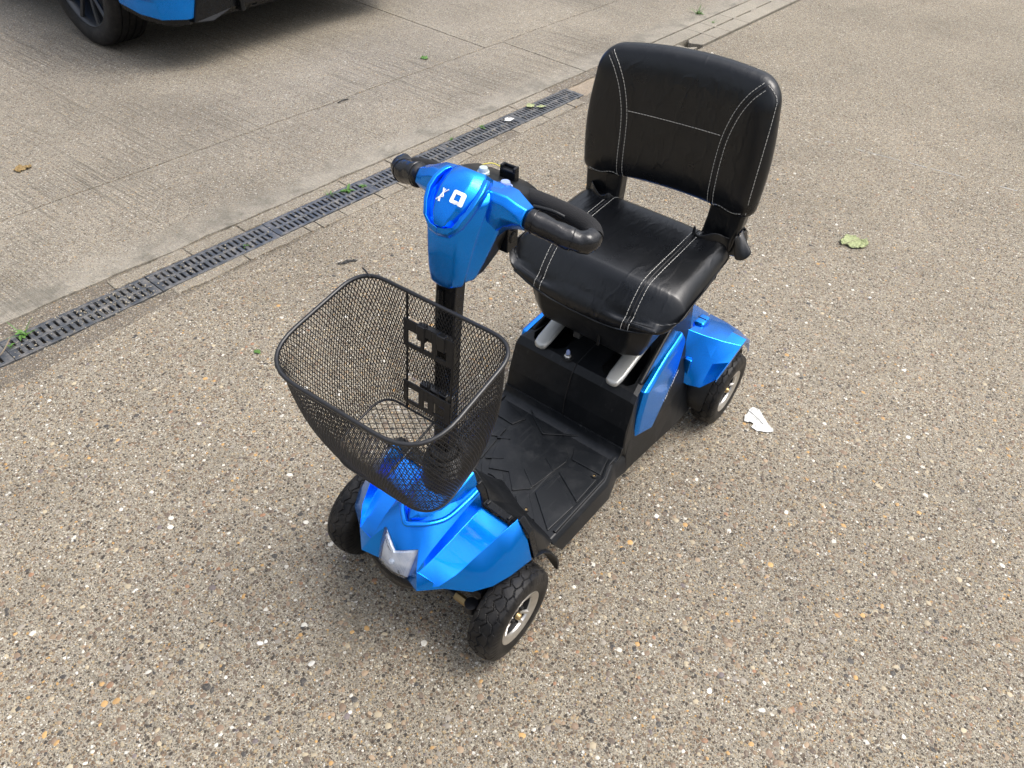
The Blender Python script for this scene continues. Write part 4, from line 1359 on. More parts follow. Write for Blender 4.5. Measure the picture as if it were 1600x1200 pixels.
for sy in (1, -1):
    cv = smoothcurve([(sy * 0.121, 0.703, 0), (sy * 0.121, 0.76, 0), (sy * 0.122, 0.82, 0), (sy * 0.127, 0.87, 0), (sy * 0.141, 0.92, 0), (sy * 0.161, 0.958, 0), (sy * 0.184, 0.983, 0)], 8)
    def offs(c_, o_):
        out = []
        for i, p in enumerate(c_):
            a = c_[max(0, i - 1)]; q = c_[min(len(c_) - 1, i + 1)]
            t = (q - a).normalized(); nrm = Vector((-t.y, t.x, 0)); out.append((p.x + nrm.x * o_, p.y + nrm.y * o_))
        return out
    bst(offs(cv, 0.007), 's'); bst(offs(cv, -0.007), 's'); bst(offs(cv, 0), 'g')
bst([(lerp(-0.116, 0.117, k / 20), 0.868) for k in range(21)], 's')
# hem stitching low at each corner
for sy in (1, -1):
    bst([(sy * lerp(0.128, 0.208, k / 8), 0.709 + 0.004 * math.sin(k)) for k in range(9)], 's')
bst([(0.188, 0.984), (0.200, 0.976), (0.210, 0.966), (0.2145, 0.955), (0.216, 0.92), (0.217, 0.88), (0.2165, 0.84), (0.2155, 0.80), (0.214, 0.75), (0.212, 0.712)], 's')
# arms joining backrest and seat: vinyl sleeves
for sy in (1, -1):
    secs = []
    for z, w0, w1, x0, x1 in ((0.60, 0.120, 0.205, -0.475, -0.435), (0.635, 0.122, 0.205, -0.482, -0.440), (0.67, 0.124, 0.212, -0.486, -0.446), (0.715, 0.126, 0.215, -0.486, -0.446)):
        if sy < 0: w0 -= 0.010; w1 += 0.006
        secs.append([(x0, sy * w0, z), (x0, sy * w1, z), (x1, sy * w1, z), (x1 + 0.002, sy * (w0 + w1) / 2, z), (x1, sy * w0, z)])
    mb = MB().loft(secs)
    build('back_arm', mb, MAT['leather'], SC, bevel=0.008, seg=3, smooth=60)
# loose vinyl gathered round the arms
for sy, seed in ((1, 3), (-1, 8)):
    r = random.Random(seed); secs = []
    for k in range(15):
        a = PI * (-0.15 + 1.25 * k / 14)
        row = []
        for j in range(6):
            rr_ = 0.052 + 0.014 * j / 5 + 0.004 * math.sin(a * 7 + j)
            zz = 0.650 - 0.010 * j - 0.018 * math.sin(j * 0.6) + 0.010 * math.sin(a * 5 + seed + j * 0.9)
            row.append((-0.452 + rr_ * 0.95 * math.cos(a - PI / 2 + PI / 2 - 0.2), sy * (0.165 + rr_ * 1.05 * math.sin(a - 0.9)), zz))
        secs.append(row)
    mb = MB().loft(secs, closed=False)
    build('loose_cover', mb, MAT['leather'], seat, smooth=80, solid=0.0015, sub=1)
# torn flap at the left arm
mb = MB(); g = []
for i in range(7):
    u = i / 6; row = []
    for j in range(5):
        v_ = j / 4
        row.append((-0.425 - 0.05 * u, 0.212 + 0.030 * math.sin(u * PI) * v_ + 0.012 * v_, 0.655 - 0.055 * v_ * (1 - 0.5 * u) + 0.006 * math.sin(u * 9 + v_ * 3)))
    g.append(row)
mb.loft(g, closed=False)
build('torn_flap', mb, MAT['leather'], seat, smooth=80, solid=0.0015, sub=1)

# ---- tiller (steering column, basket, head, handlebar): all turned 2.2 degrees
ST = R(2.2)
def T(v):
    x, y, z = v; X = x - 0.335
    return Vector((0.335 + math.cos(ST) * X - math.sin(ST) * y, math.sin(ST) * X + math.cos(ST) * y, z))
def TB(mb): return mb.xf(T)
def T2(v): return T(v) + Vector((0, -0.008, 0))
def TH(mb): return mb.xf(T2)
# column
secs = []
for x, z, hw, hd in ((0.358, 0.36, 0.019, 0.015), (0.350, 0.50, 0.0195, 0.015), (0.343, 0.62, 0.020, 0.015), (0.338, 0.72, 0.0205, 0.015), (0.332, 0.79, 0.021, 0.016), (0.322, 0.88, 0.021, 0.016)):
    secs.append([(x + hd, hw * 0.7, z), (x + hd * 0.7, hw, z), (x - hd, hw, z), (x - hd, -hw, z), (x + hd * 0.7, -hw, z), (x + hd, -hw * 0.7, z)])
TIL = build('tiller_column', TH(MB().loft(secs)), MAT['plastic2'], SC, smooth=30, bevel=0.002)
mb = MB(); mb.tube([(0.3455, -0.004, 0.83), (0.350, -0.004, 0.775)], 0.0055, 10)
build('column_rib', TH(mb), MAT['plastic2'], TIL, smooth=40)

# head shell
def head():
    S = [  # z, (x,y) x 6 : centre, front corner, groove in, groove out, side, rear
        (0.842, (0.353, 0), (0.350, 0.017), (0.332, 0.029), (0.325, 0.0275), (0.305, 0.033), (0.285, 0.026)),
        (0.850, (0.356, 0), (0.353, 0.020), (0.333, 0.033), (0.325, 0.0305), (0.302, 0.037), (0.280, 0.030)),
        (0.872, (0.357, 0), (0.353, 0.0235), (0.330, 0.037), (0.321, 0.0345), (0.296, 0.044), (0.270, 0.036)),
        (0.900, (0.356, 0), (0.351, 0.026), (0.325, 0.041), (0.315, 0.0385), (0.290, 0.053), (0.260, 0.044)),
        (0.928, (0.354, 0), (0.348, 0.028), (0.319, 0.045), (0.308, 0.0425), (0.285, 0.062), (0.252, 0.050)),
        (0.946, (0.352, 0), (0.345, 0.030), (0.313, 0.0475), (0.302, 0.0455), (0.282, 0.066), (0.244, 0.054)),
        (0.972, (0.340, 0), (0.332, 0.037), (0.302, 0.051), (0.291, 0.0490), (0.277, 0.065), (0.238, 0.056)),
        (0.988, (0.324, 0), (0.316, 0.039), (0.292, 0.051), (0.281, 0.0495), (0.268, 0.060), (0.242, 0.054)),
        (0.999, (0.304, 0), (0.297, 0.036), (0.278, 0.046), (0.268, 0.0455), (0.260, 0.053), (0.246, 0.048)),
    ]
    secs = []
    for s in S:
        z = s[0]; h_ = [(p[0], p[1] + (0.0015, 0, 0.0018, -0.0034, 0, 0)[i_] * (i_ > 0), z) for i_, p in enumerate(s[1:])]
        secs.append(h_ + [(x, -y, zz) for x, y, zz in h_[:0:-1]])
    return MB().loft(secs)
hd = build('tiller_head', TH(head()), MAT['blue'], TIL, smooth=30, bevel=0.0035, seg=3)
# arms of the head
for sy in (1, -1):
    secs = []
    for y, xf, xr, zt, zb, in ((0.030, 0.292, 0.240, 1.000, 0.885), (0.045, 0.291, 0.240, 1.001, 0.905), (0.058, 0.289, 0.240, 1.000, 0.924), (0.072, 0.287, 0.241, 0.999, 0.938), (0.090, 0.284, 0.245, 0.991, 0.944), (0.106, 0.281, 0.250, 0.986, 0.945)):
        secs.append([(xf - 0.010, sy * y, zt), (xf, sy * y, zt - 0.010), (xf + 0.004, sy * y, (zt + zb) / 2), (xf - 0.002, sy * y, zb + 0.012), (xf - 0.016, sy * y, zb), (xr + 0.01, sy * y, zb), (xr, sy * y, zb + 0.01), (xr, sy * y, zt - 0.004)])
    build('head_arm', TH(MB().loft(secs)), MAT['blue'], hd, smooth=35, bevel=0.0025, seg=3)
# raised shield with the badge: three facets
spine = [(0.956, 0.3545, 0.0135), (0.960, 0.3530, 0.019), (0.972, 0.3465, 0.0265), (0.990, 0.3335, 0.0335), (1.003, 0.3190, 0.0365), (1.013, 0.3030, 0.036), (1.0195, 0.2870, 0.031), (1.021, 0.2770, 0.025)]
secs = []
for z, x, w in spine:
    k = 0.60
    secs.append([(x - 0.026, -w - 0.004, z - 0.020), (x - 0.011, -w, z - 0.006), (x, -w * k, z), (x + 0.002, 0, z + 0.0012), (x, w * k, z), (x - 0.011, w, z - 0.006), (x - 0.026, w + 0.004, z - 0.020)])
shield = build('badge_shield', TH(MB().loft(secs)), MAT['blue'], hd, smooth=24, bevel=0.0015)
# bright rim strip round the shield, ending in a chevron
for sy in (1, -1):
    P = [(0.3555, 0.0, 0.9470), (0.3535, 0.0165, 0.9490), (0.3460, 0.0320, 0.961), (0.333, 0.0405, 0.980), (0.3190, 0.0445, 0.995), (0.303, 0.0445, 1.005), (0.288, 0.0405, 1.0115), (0.278, 0.036, 1.0135)]
    secs = []
    for i, (x, y, z) in enumerate(P):
        w = 0.0052 if i > 1 else 0.0075
        ou = Vector((-0.25, 1.0, 0)).normalized() if i > 1 else (Vector((0, 0.35, -1)).normalized() if i == 1 else Vector((0, 0, -1)))
        nn = Vector((0.75, 0.1, 0.66)).normalized()
        c_ = Vector((x, y, z))
        q = [c_ - ou * w + nn * 0.003, c_ + ou * w * 0.4 + nn * 0.004, c_ + ou * w - nn * 0.002, c_ + ou * w * 0.6 - nn * 0.014, c_ - ou * w - nn * 0.014]
        secs.append([(p.x, sy * p.y, p.z) for p in q])
    build('shield_rim', TH(MB().loft(secs)), MAT['blue'], hd, smooth=40, bevel=0.001)
# white square ring emblem
bm_ = bvh_of(shield)
def on_shield(a, c):
    """a across (y), c up the face; returns point just above the shield"""
    x = 0.3270 - c * 0.72; z = 0.990 + c * 0.69
    o = T2((x + 0.05, a, z + 0.05)); d = Vector((-1, 0, -1)).normalized()
    h_ = bm_.ray_cast(o, d)
    return (h_[0] + h_[1] * 0.0012) if h_[0] is not None else T2((x, a, z))
def rrect(cy, cc, hw, hh, r, n=5, rot=0.0):
    out = []
    for (sx_, sy_, a0) in ((1, 1, 0), (-1, 1, 90), (-1, -1, 180), (1, -1, 270)):
        for k in range(n + 1):
            a = R(a0 + 90 * k / n); px = sx_ * (hw - r) + r * math.cos(a); py = sy_ * (hh - r) + r * math.sin(a)
            out.append((cy + px * math.cos(rot) - py * math.sin(rot), cc + px * math.sin(rot) + py * math.cos(rot)))
    return out
o_ = rrect(0.0145, 0.006, 0.0098, 0.0105, 0.003); i_ = rrect(0.0145, 0.006, 0.0045, 0.005, 0.0004)
n = len(o_)
mb = MB().add([on_shield(*p) for p in o_] + [on_shield(*p) for p in i_], [(k, (k + 1) % n, n + (k + 1) % n, n + k) for k in range(n)])
build('square_emblem', mb, MAT['white'], shield, solid=0.0006, soff=0)
mb = MB()
for st_ in ([(-0.0105, 0.012), (-0.0150, -0.004)], [(-0.0150, 0.0125), (-0.0115, 0.005), (-0.0085, -0.0005)], [(-0.0045, 0.0125), (-0.0105, 0.006)], [(-0.0085, -0.0005), (-0.0125, -0.002), (-0.0130, 0.002), (-0.0105, 0.006)],
            [(-0.0150, -0.004), (-0.0140, -0.009), (-0.0120, -0.0085), (-0.0128, -0.003)], [(-0.0155, -0.003), (-0.0190, -0.0075)]):
    mb.tube([on_shield(*p) for p in st_], 0.0009, 5)
build('letter_emblem', mb, MAT['white'], shield)
# black rear half of the head and console box
secs = []
for z, x0, x1, w in ((0.840, 0.268, 0.310, 0.030), (0.87, 0.246, 0.30, 0.042), (0.91, 0.222, 0.285, 0.056), (0.95, 0.202, 0.28, 0.070)):
    secs.append([(x1, w * 0.9, z), (x0 + 0.01, w, z), (x0, w * 0.8, z), (x0, -w * 0.8, z), (x0 + 0.01, -w, z), (x1, -w * 0.9, z)])
build('head_back', TH(MB().loft(secs)), MAT['plastic'], TIL, bevel=0.004, smooth=30)
secs = []
for y, zt in ((-0.078, 0.968), (-0.068, 0.984), (-0.05, 0.990), (0, 0.992), (0.05, 0.990), (0.068, 0.984), (0.078, 0.968)):
    secs.append([(0.262, y, 0.93), (0.262, y, zt), (0.238, y, zt + 0.004), (0.185, y, zt - 0.012), (0.176, y, zt - 0.02), (0.176, y, 0.93)])
cons = build('control_console', TH(MB().loft(secs)), MAT['plastic'], TIL, bevel=0.005, seg=3, smooth=35)
# switches on the console
mb = MB(); mb.lathe([(0.0125, 0.0), (0.012, 0.006), (0.0085, 0.007), (0.008, 0.0125), (0.007, 0.014), (0, 0.014)], axis='z', n=24)
build('dial_cap', TH(mb.xf(lambda v: v + Vector((0.241, 0.044, 0.986)))), MAT['cap'], cons, smooth=40)
mb = MB(); mb.lathe([(0.0105, 0.0), (0.010, 0.010), (0.008, 0.011), (0.0075, 0.015), (0.0065, 0.017), (0, 0.017)], axis='z', n=24)
build('dial_cap', TH(mb.xf(lambda v: v + Vector((0.234, -0.004, 0.988)))), MAT['cap2'], cons, smooth=40)
mb = MB(); mb.box((0.206, 0.027, 0.990), (0.014, 0.030, 0.024)); mb.box((0.206, 0.0145, 1.004), (0.013, 0.005, 0.008)); mb.box((0.206, 0.0395, 1.004), (0.013, 0.005, 0.008)); mb.box((0.201, 0.027, 1.003), (0.004, 0.028, 0.008))
build('key_socket', TH(mb), MAT['plastic2'], cons, bevel=0.002)
mb = MB(); mb.tube(smoothcurve([(0.215, -0.02, 0.997), (0.205, -0.008, 0.9995), (0.20, 0.006, 0.996)], 5), 0.0009, 5)
build('yellow_wire', TH(mb), simple('yellow_sleeve', (0.7, 0.6, 0.1), 0.5), cons)
# socket box below right arm
mb = MB(); mb.box((0.235, 0.040, 0.905), (0.03, 0.04, 0.055)); mb.lathe([(0.0, 0.0625), (0.009, 0.0625), (0.011, 0.060), (0.011, 0.05)], c=(0.235, 0, 0.902), n=16)
build('charging_socket', TH(mb), MAT['plastic2'], TIL, bevel=0.003)
# handlebar loops (foam covered) and tape-wrapped grips
for sy in (1, -1):
    front_p = [(0.266, 0.104, 0.969), (0.262, 0.135, 0.964), (0.256, 0.165, 0.957), (0.249, 0.185, 0.953), (0.238, 0.198, 0.951), (0.224, 0.199, 0.952)]
    rear_p = [(0.224, 0.199, 0.952), (0.213, 0.190, 0.955), (0.207, 0.170, 0.959), (0.203, 0.13, 0.961), (0.202, 0.08, 0.962), (0.202, 0.03, 0.960)]
    if sy < 0:
        sq = lambda P: [(x, 0.105 + (y - 0.105) * 0.72 if y > 0.105 else y, z) for x, y, z in P]
        front_p, rear_p = sq(front_p), [(x + 0.016, y, z - 0.004) if y < 0.195 else (x, y, z) for x, y, z in rear_p]; rear_p = sq(rear_p)
    fp = [(x, sy * y, z) for x, y, z in front_p]; rp = [(x, sy * y, z) for x, y, z in rear_p]
    c1 = smoothcurve(fp, 8); c2 = smoothcurve(rp, 6)
    r = random.Random(4 + sy)
    rad = [0.0180 + 0.0006 * math.sin(q_ * 0.45) + (0.0018 if sy < 0 else 0.0) for q_ in range(len(c1))]; rad[0] = 0.0135; rad[1] = 0.016; rad[-1] = 0.017
    mb = MB().tube(c1, 0.018, 18, radii=rad)
    # wrinkle the tape
    mb.xf(lambda v: v + Vector((noise.noise(v * 90), noise.noise(v * 90 + Vector((5, 0, 0))), noise.noise(v * 90 + Vector((0, 7, 0))))) * 0.0016)
    grip = build('taped_grip', TH(mb), MAT['tape'], TIL, smooth=60)
    mb = MB().tube(c2, 0.0165 if sy > 0 else 0.0135, 18)
    build('handlebar_loop', TH(mb), MAT['foam'], TIL, smooth=60)
    # tape turns
    for k in (4, 21):
        mb = MB()
        if k < len(c1) - 1:
            t_ = (c1[k + 1] - c1[k - 1]).normalized(); e = t_.cross(Vector((0, 0, 1))).normalized(); g_ = t_.cross(e)
            sk = r.uniform(-0.35, 0.35)
            mb.tube([c1[k] + (e * math.cos(a) + g_ * math.sin(a)) * (rad[k] + 0.0004) + t_ * 0.006 * sk * math.cos(a) for a in [2 * PI * q / 20 for q in range(20)]], 0.0009, 5, closed=True)
        build('tape_edge', TH(mb), MAT['tape'], grip, smooth=60)
# finger lever along the right loop
mb = MB(); mb.tube(smoothcurve([(0.244, 0.10, 0.978), (0.236, 0.13, 0.977), (0.231, 0.150, 0.972)], 6), 0.0035, 8)
build('throttle_lever', TH(mb), MAT['plastic2'], TIL, smooth=50)

# ---- basket
def rr_loop(hx0, hx1, w0, w1, r, z0, z1, n=8, N=None):
    """rounded trapezoid: x from hx0(back) to hx1(front), half widths w0 (back) w1 (front)"""
    cs = [(hx0, -w0, z0, r * 0.62), (hx0, w0, z0, r * 0.62), (hx1, w1, z1, r), (hx1, -w1, z1, r)]
    pts = []
    m_ = len(cs)
    for i in range(m_):
        p = Vector(cs[i][:3]); a = Vector(cs[i - 1][:3]); b_ = Vector(cs[(i + 1) % m_][:3]); rr_ = cs[i][3]
        da = (a - p).normalized() * rr_; db = (b_ - p).normalized() * rr_
        for k in range(n + 1):
            t = k / n
            # quadratic-ish rounded corner close to a circle
            q = p + da * (1 - t) ** 2 * 1.0 + db * t ** 2
            pts.append(q)
    # resample evenly
    P = pts + [pts[0]]
    L = [0]
    for a, b_ in zip(P[:-1], P[1:]): L.append(L[-1] + (b_ - a).length)
    N = N or 160; out = []; j = 0
    for k in range(N):
        d = L[-1] * k / N
        while L[j + 1] < d: j += 1
        t = (d - L[j]) / max(1e-9, L[j + 1] - L[j]); out.append(P[j].lerp(P[j + 1], t))
    return out
NB = 240
top_l = rr_loop(0.372, 0.6125, 0.166, 0.170, 0.088, 0.819, 0.770, N=NB)
bot_l = rr_loop(0.392, 0.548, 0.122, 0.128, 0.062, 0.556, 0.522, N=NB)
def bsurf(u, v):
    """u 0..1 round, v 0 bottom..1 top; belly curve at the foot"""
    f = (u % 1.0) * NB; i = int(f) % NB; t = f - int(f)
    a = bot_l[i].lerp(bot_l[(i + 1) % NB], t); c = top_l[i].lerp(top_l[(i + 1) % NB], t)
    p = a.lerp(c, v)
    ctr_ = Vector((0.475, 0, p.z))
    bulge = 0.012 * math.sin(PI * min(1, v * 1.1)) * 1.0
    o = (p - ctr_); o.z = 0
    if o.length > 0: p = p + o.normalized() * bulge
    return p
basket = build('basket', TB(MB().tube(top_l, 0.0038, 10, closed=True)), MAT['black_metal'], TIL, smooth=60)
# woven diamond mesh of the sides: two families of thin wires
ND = 152; ROWS = 34; SEG = 44
for sgn in (1, -1):
    mb = MB()
    for k in range(ND):
        pts = []
        for j in range(SEG + 1):
            v = j / SEG
            p = bsurf((k + (0.5 if sgn < 0 else 0)) / ND + sgn * v * ROWS / ND / 2 * 2 * 0.5 + (0 if sgn > 0 else 0), v)
            pts.append(p)
        # the mesh is cut away behind the two bracket plates
        run = []
        for p in pts + [None]:
            hole = p is None or (p.x < 0.40 and -0.068 < p.y < 0.038 and (0.708 < p.z < 0.762 or 0.576 < p.z < 0.624))
            if hole:
                if len(run) > 1: mb.tube(run, 0.00082, 4, cap=False)
                run = []
            else: run.append(p)
    build('side_mesh', TB(mb), MAT['wire'], basket)['kind'] = 'stuff'
mb = MB().tube([bsurf(k / NB, 0.0) for k in range(NB)], 0.0024, 8, closed=True)
build('bottom_rim', TB(mb), MAT['black_metal'], basket, smooth=60)
# bottom grid with larger diamonds
def inside_poly(x, y, poly):
    c = False; j = len(poly) - 1
    for i in range(len(poly)):
        if (poly[i].y > y) != (poly[j].y > y) and x < (poly[j].x - poly[i].x) * (y - poly[i].y) / (poly[j].y - poly[i].y) + poly[i].x: c = not c
        j = i
    return c
def zb_(x): return lerp(0.556, 0.522, (x - 0.392) / 0.156)
mb = MB()
poly = bot_l
for sgn in (1, -1):
    for k in range(-38, 39):
        run = []
        for j in range(60):
            y = -0.14 + 0.28 * j / 59; x = 0.47 + sgn * y * 0.62 + k * 0.0125
            if inside_poly(x, y, poly): run.append((x, y, zb_(x) - 0.0005 * sgn))
            else:
                if len(run) > 1: mb.tube([run[0], run[-1]], 0.0008, 4, cap=False)
                run = []
        if len(run) > 1: mb.tube([run[0], run[-1]], 0.0008, 4, cap=False)
build('bottom_mesh', TB(mb), MAT['wire'], basket)['kind'] = 'stuff'
mb = MB(); mb.tube([(0.393, 0.0, zb_(0.393) - 0.002), (0.547, 0.0, zb_(0.547) - 0.002)], 0.0024, 8)
mb.tube([(0.470, -0.124, zb_(0.47) - 0.004), (0.470, 0.124, zb_(0.47) - 0.004)], 0.0020, 8)
build('bottom_bar', TB(mb), MAT['black_metal'], basket, smooth=60)
# vertical stay wires on the back wall
for y in (-0.066, 0.036): build('stay_wire', TB(MB().tube([(0.3695, y, 0.815), (0.379, y, 0.69), (0.3905, y, 0.556)], 0.0022, 8)), MAT['black_metal'], basket, smooth=60)
# bracket plates with windows
def frame_plate(z0, z1, xs, wins, name, xa):
    mb = MB(); ys = [-0.070, 0.040]
    xsl = lambda z: lerp(0.3905, 0.3695, (z - 0.556) / 0.26) + xa
    def q(y0, y1, za, zc): 
        zc_ = (za + zc) / 2
        mb.box((xsl(zc_), (y0 + y1) / 2, zc_), (0.0035, y1 - y0, zc - za), Matrix.Rotation(R(-4.6), 3, 'Y'))
    prev = ys[0]
    for (a, c, wa, wc) in wins:
        q(prev, a, z0, z1); q(a, c, z0, wa); q(a, c, wc, z1); prev = c
    q(prev, ys[1], z0, z1)
    return build(name, TB(mb), MAT['black_metal'], basket, bevel=0.0008)
frame_plate(0.706, 0.764, 0, [(-0.060, -0.031, 0.716, 0.742), (-0.024, -0.006, 0.716, 0.744), (0.004, 0.026, 0.716, 0.742)], 'bracket_plate', 0.004)
frame_plate(0.574, 0.626, 0, [(-0.060, -0.034, 0.583, 0.612), (-0.022, -0.012, 0.583, 0.600), (0.002, 0.026, 0.583, 0.608)], 'bracket_plate', 0.004)
# mounting hooks between column and plates
for z in (0.742, 0.604):
    mb = MB()
    for y in (-0.030, 0.014): mb.box((0.3765, y, z + 0.006), (0.012, 0.018, 0.034))
    mb.box((0.366, -0.008, z), (0.018, 0.070, 0.022))
    build('mounting_hook', TB(mb), MAT['black_metal'], basket, bevel=0.002)
mb = MB(); mb.tube(smoothcurve([(0.385, -0.135, 0.822), (0.380, -0.150, 0.826), (0.378, -0.158, 0.827)], 4), 0.0016, 6)
build('wire_end', TB(mb), MAT['black_metal'], basket)

# ================================================================== PARKED CAR
CAR = empty('parked_car', (-1.86, -3.75, 0)); tag(CAR, 'bright blue car parked beyond the drain, rear corner and dark alloy wheel showing', 'car')
def C3(p): return (p[0], p[1], p[2])
# local: +y is the car's rear (towards the scooter), x across; half width .93, wheel radius .33
def car_body():
    secs = []
    st = [  # y, half width low, sill z, waist z, half width waist, roof z, half width roof
        (0.72, 0.80, 0.30, 0.92, 0.84, 0.98, 0.70), (0.66, 0.88, 0.27, 0.95, 0.89, 1.30, 0.66), (0.55, 0.905, 0.25, 0.95, 0.905, 1.46, 0.62), (0.0, 0.915, 0.24, 0.95, 0.915, 1.54, 0.62),
        (-0.9, 0.915, 0.24, 0.92, 0.915, 1.57, 0.62), (-1.7, 0.915, 0.24, 0.91, 0.915, 1.50, 0.60), (-2.3, 0.915, 0.24, 0.90, 0.91, 1.10, 0.66), (-2.6, 0.91, 0.24, 0.89, 0.90, 0.97, 0.72), (-3.2, 0.88, 0.25, 0.84, 0.86, 0.86, 0.66), (-3.42, 0.78, 0.30, 0.74, 0.74, 0.76, 0.5)]
    for y, wl_, zs_, zw, ww, zr, wr in st:
        secs.append([(-wl_ * 0.9, y, zs_), (-wl_, y, zs_ + 0.10), (-ww - 0.01, y, 0.62), (-ww, y, zw), (-wr, y, zr), (wr, y, zr), (ww, y, zw), (ww + 0.01, y, 0.62), (wl_, y, zs_ + 0.10), (wl_ * 0.9, y, zs_)])
    return MB().loft(secs)
cb = build('body', car_body(), MAT['blue'], CAR, smooth=35)
cut = MB()
for yy in (0.0, -2.62):
    for sx in (1, -1):
        cut.lathe([(0, -0.30), (0.395, -0.30), (0.395, 0.30), (0, 0.30)], axis='x', c=(sx * 0.86, yy, 0.335), n=36)
cut.box((0.0, 0.74, 0.32), (1.20, 0.5, 0.24))
boolean_cut(cb, cut)
for p in cb.data.polygons: p.use_smooth = False
cb.data.materials.clear(); cb.data.materials.append(MAT['blue'])
md = cb.modifiers.new('edge', 'BEVEL'); md.width = 0.02; md.segments = 3; md.limit_method = 'ANGLE'; md.angle_limit = R(25)
# rear bumper corners (blue) with dark lower edge
for sx in (1, -1):
    secs = []
    for y, w, zb, zt in ((0.40, 0.918, 0.300, 0.64), (0.55, 0.905, 0.275, 0.64), (0.66, 0.86, 0.262, 0.64), (0.725, 0.76, 0.258, 0.64), (0.75, 0.60, 0.262, 0.62)):
        secs.append([(sx * w, y, zt), (sx * (w + 0.012), y, (zt + zb) / 2), (sx * (w - 0.012), y, zb), (sx * (w - 0.10), y - 0.05, zb), (sx * (w - 0.10), y - 0.05, zt)])
    build('rear_bumper', MB().loft(secs), MAT['blue'], CAR, smooth=35, bevel=0.006)
    secs = []
    for y, w, zb in ((0.40, 0.900, 0.300), (0.55, 0.885, 0.275), (0.66, 0.84, 0.262), (0.725, 0.74, 0.258)):
        secs.append([(sx * (w + 0.004), y, zb + 0.004), (sx * (w - 0.004), y, zb - 0.026), (sx * (w - 0.09), y - 0.04, zb - 0.024), (sx * (w - 0.09), y - 0.04, zb + 0.004)])
    build('bumper_skirt', MB().loft(secs), MAT['plastic2'], CAR, smooth=35, bevel=0.003)
    # diagonal fin of the diffuser
    mb = MB(); mb.add([(sx * 0.62, 0.76, 0.56), (sx * 0.50, 0.78, 0.56), (sx * 0.50, 0.76, 0.27), (sx * 0.62, 0.765, 0.235), (sx * 0.72, 0.745, 0.24),
                       (sx * 0.62, 0.60, 0.56), (sx * 0.50, 0.60, 0.56), (sx * 0.50, 0.60, 0.27), (sx * 0.62, 0.60, 0.235), (sx * 0.72, 0.60, 0.24)],
                      [(0, 1, 2, 3, 4), (9, 8, 7, 6, 5), (0, 4, 9, 5), (4, 3, 8, 9), (3, 2, 7, 8), (2, 1, 6, 7), (1, 0, 5, 6)])
    build('diffuser_fin', mb, MAT['plastic2'], CAR, bevel=0.006)
    for vx in (0.44, 0.10): build('diffuser_vane', MB().box((sx * vx, 0.68, 0.285), (0.025, 0.20, 0.07)), MAT['plastic2'], CAR, bevel=0.004)
    mb = MB(); mb.lathe([(0.030, -0.25), (0.042, -0.25), (0.044, 0.02), (0.040, 0.024), (0.037, 0.02), (0.036, -0.1), (0, -0.1)], c=(sx * 0.33, 0.70, 0.285), n=28)
    build('exhaust_pipe', mb, MAT['black_metal'], CAR, smooth=40)
    mb = MB(); mb.box((sx * 0.76, 0.70, 0.86), (0.22, 0.10, 0.13)); build('tail_lamp', mb, MAT['carred'], CAR, bevel=0.02)
    mb = MB(); mb.add([(sx * 0.90, 0.38, 0.98), (sx * 0.90, -1.9, 0.95), (sx * 0.665, -1.5, 1.44), (sx * 0.645, 0.30, 1.42)], [(0, 1, 2, 3)])
    mb.xf(lambda v: v + Vector((sx * 0.006, 0, 0.004)))
    build('side_window', mb, MAT['glass'], CAR, solid=0.01, soff=0)
mb = MB(); secs = []
for y, zb, zt in ((0.50, 0.20, 0.34), (0.70, 0.235, 0.46), (0.745, 0.27, 0.46)):
    secs.append([(-0.58, y, zb), (-0.58, y, zt), (0.58, y, zt), (0.58, y, zb)])
build('diffuser', mb.loft(secs), MAT['plastic2'], CAR, bevel=0.006)
mb = MB(); mb.box((0, -1.2, 0.22), (1.5, 3.6, 0.05)); build('underbody', mb, MAT['dark'], CAR)
mb = MB(); mb.add([(-0.74, 0.665, 1.02), (0.74, 0.665, 1.02), (0.60, 0.575, 1.43), (-0.60, 0.575, 1.43)], [(0, 1, 2, 3)]); mb.xf(lambda v: v + Vector((0, 0.035, 0.01)))
build('rear_window', mb, MAT['glass'], CAR, solid=0.01, soff=0)
# wheels
def car_tyre():
    prof = []
    W = 0.225; Rr = 0.330
    half_ = [(0.228, 0.088), (0.245, 0.100), (0.275, 0.1105), (0.300, 0.110), (0.320, 0.100), (0.3275, 0.088), (0.3295, 0.072)]
    g_ = []
    for y in (0.066, 0.064, 0.058, 0.056): g_.append((0.3298 if y in (0.066, 0.056) else 0.323, y))
    for y in (0.026, 0.024, 0.016, 0.014): g_.append((0.330 if y in (0.026, 0.014) else 0.323, y))
    pos = half_ + g_
    prof = [(r_, y) for r_, y in pos] + [(r_, -y) for r_, y in pos[::-1]]
    mb = MB().lathe(prof, axis='x', n=96)
    for k in range(72):
        a = 2 * PI * k / 72
        for sx in (1, -1):
            pass
    return mb
def car_rim():
    mb = MB(); mb.lathe([(0.228, -0.09), (0.226, 0.06), (0.232, 0.088), (0.236, 0.094), (0.229, 0.096), (0.222, 0.088), (0.215, 0.05), (0.205, -0.02), (0.06, -0.03), (0, -0.03)], axis='x', n=72)
    return mb
def car_spokes():
    mb = MB()
    for k in range(5):
        for da in (-0.16, 0.16):
            a = 2 * PI * k / 5 + 0.25
            i_p = Vector((0.048, math.cos(a + da * 0.5) * 0.05, math.sin(a + da * 0.5) * 0.05)); o_p = Vector((0.078, math.cos(a + da * 1.6) * 0.224, math.sin(a + da * 1.6) * 0.224))
            mid = i_p.lerp(o_p, 0.5) + Vector((0.004, 0, 0))
            mb.tube([i_p, mid, o_p], 0.012, 6, radii=[0.017, 0.012, 0.014])
    mb.lathe([(0.055, 0.02), (0.052, 0.055), (0.03, 0.062), (0, 0.062)], axis='x', n=30)
    return mb
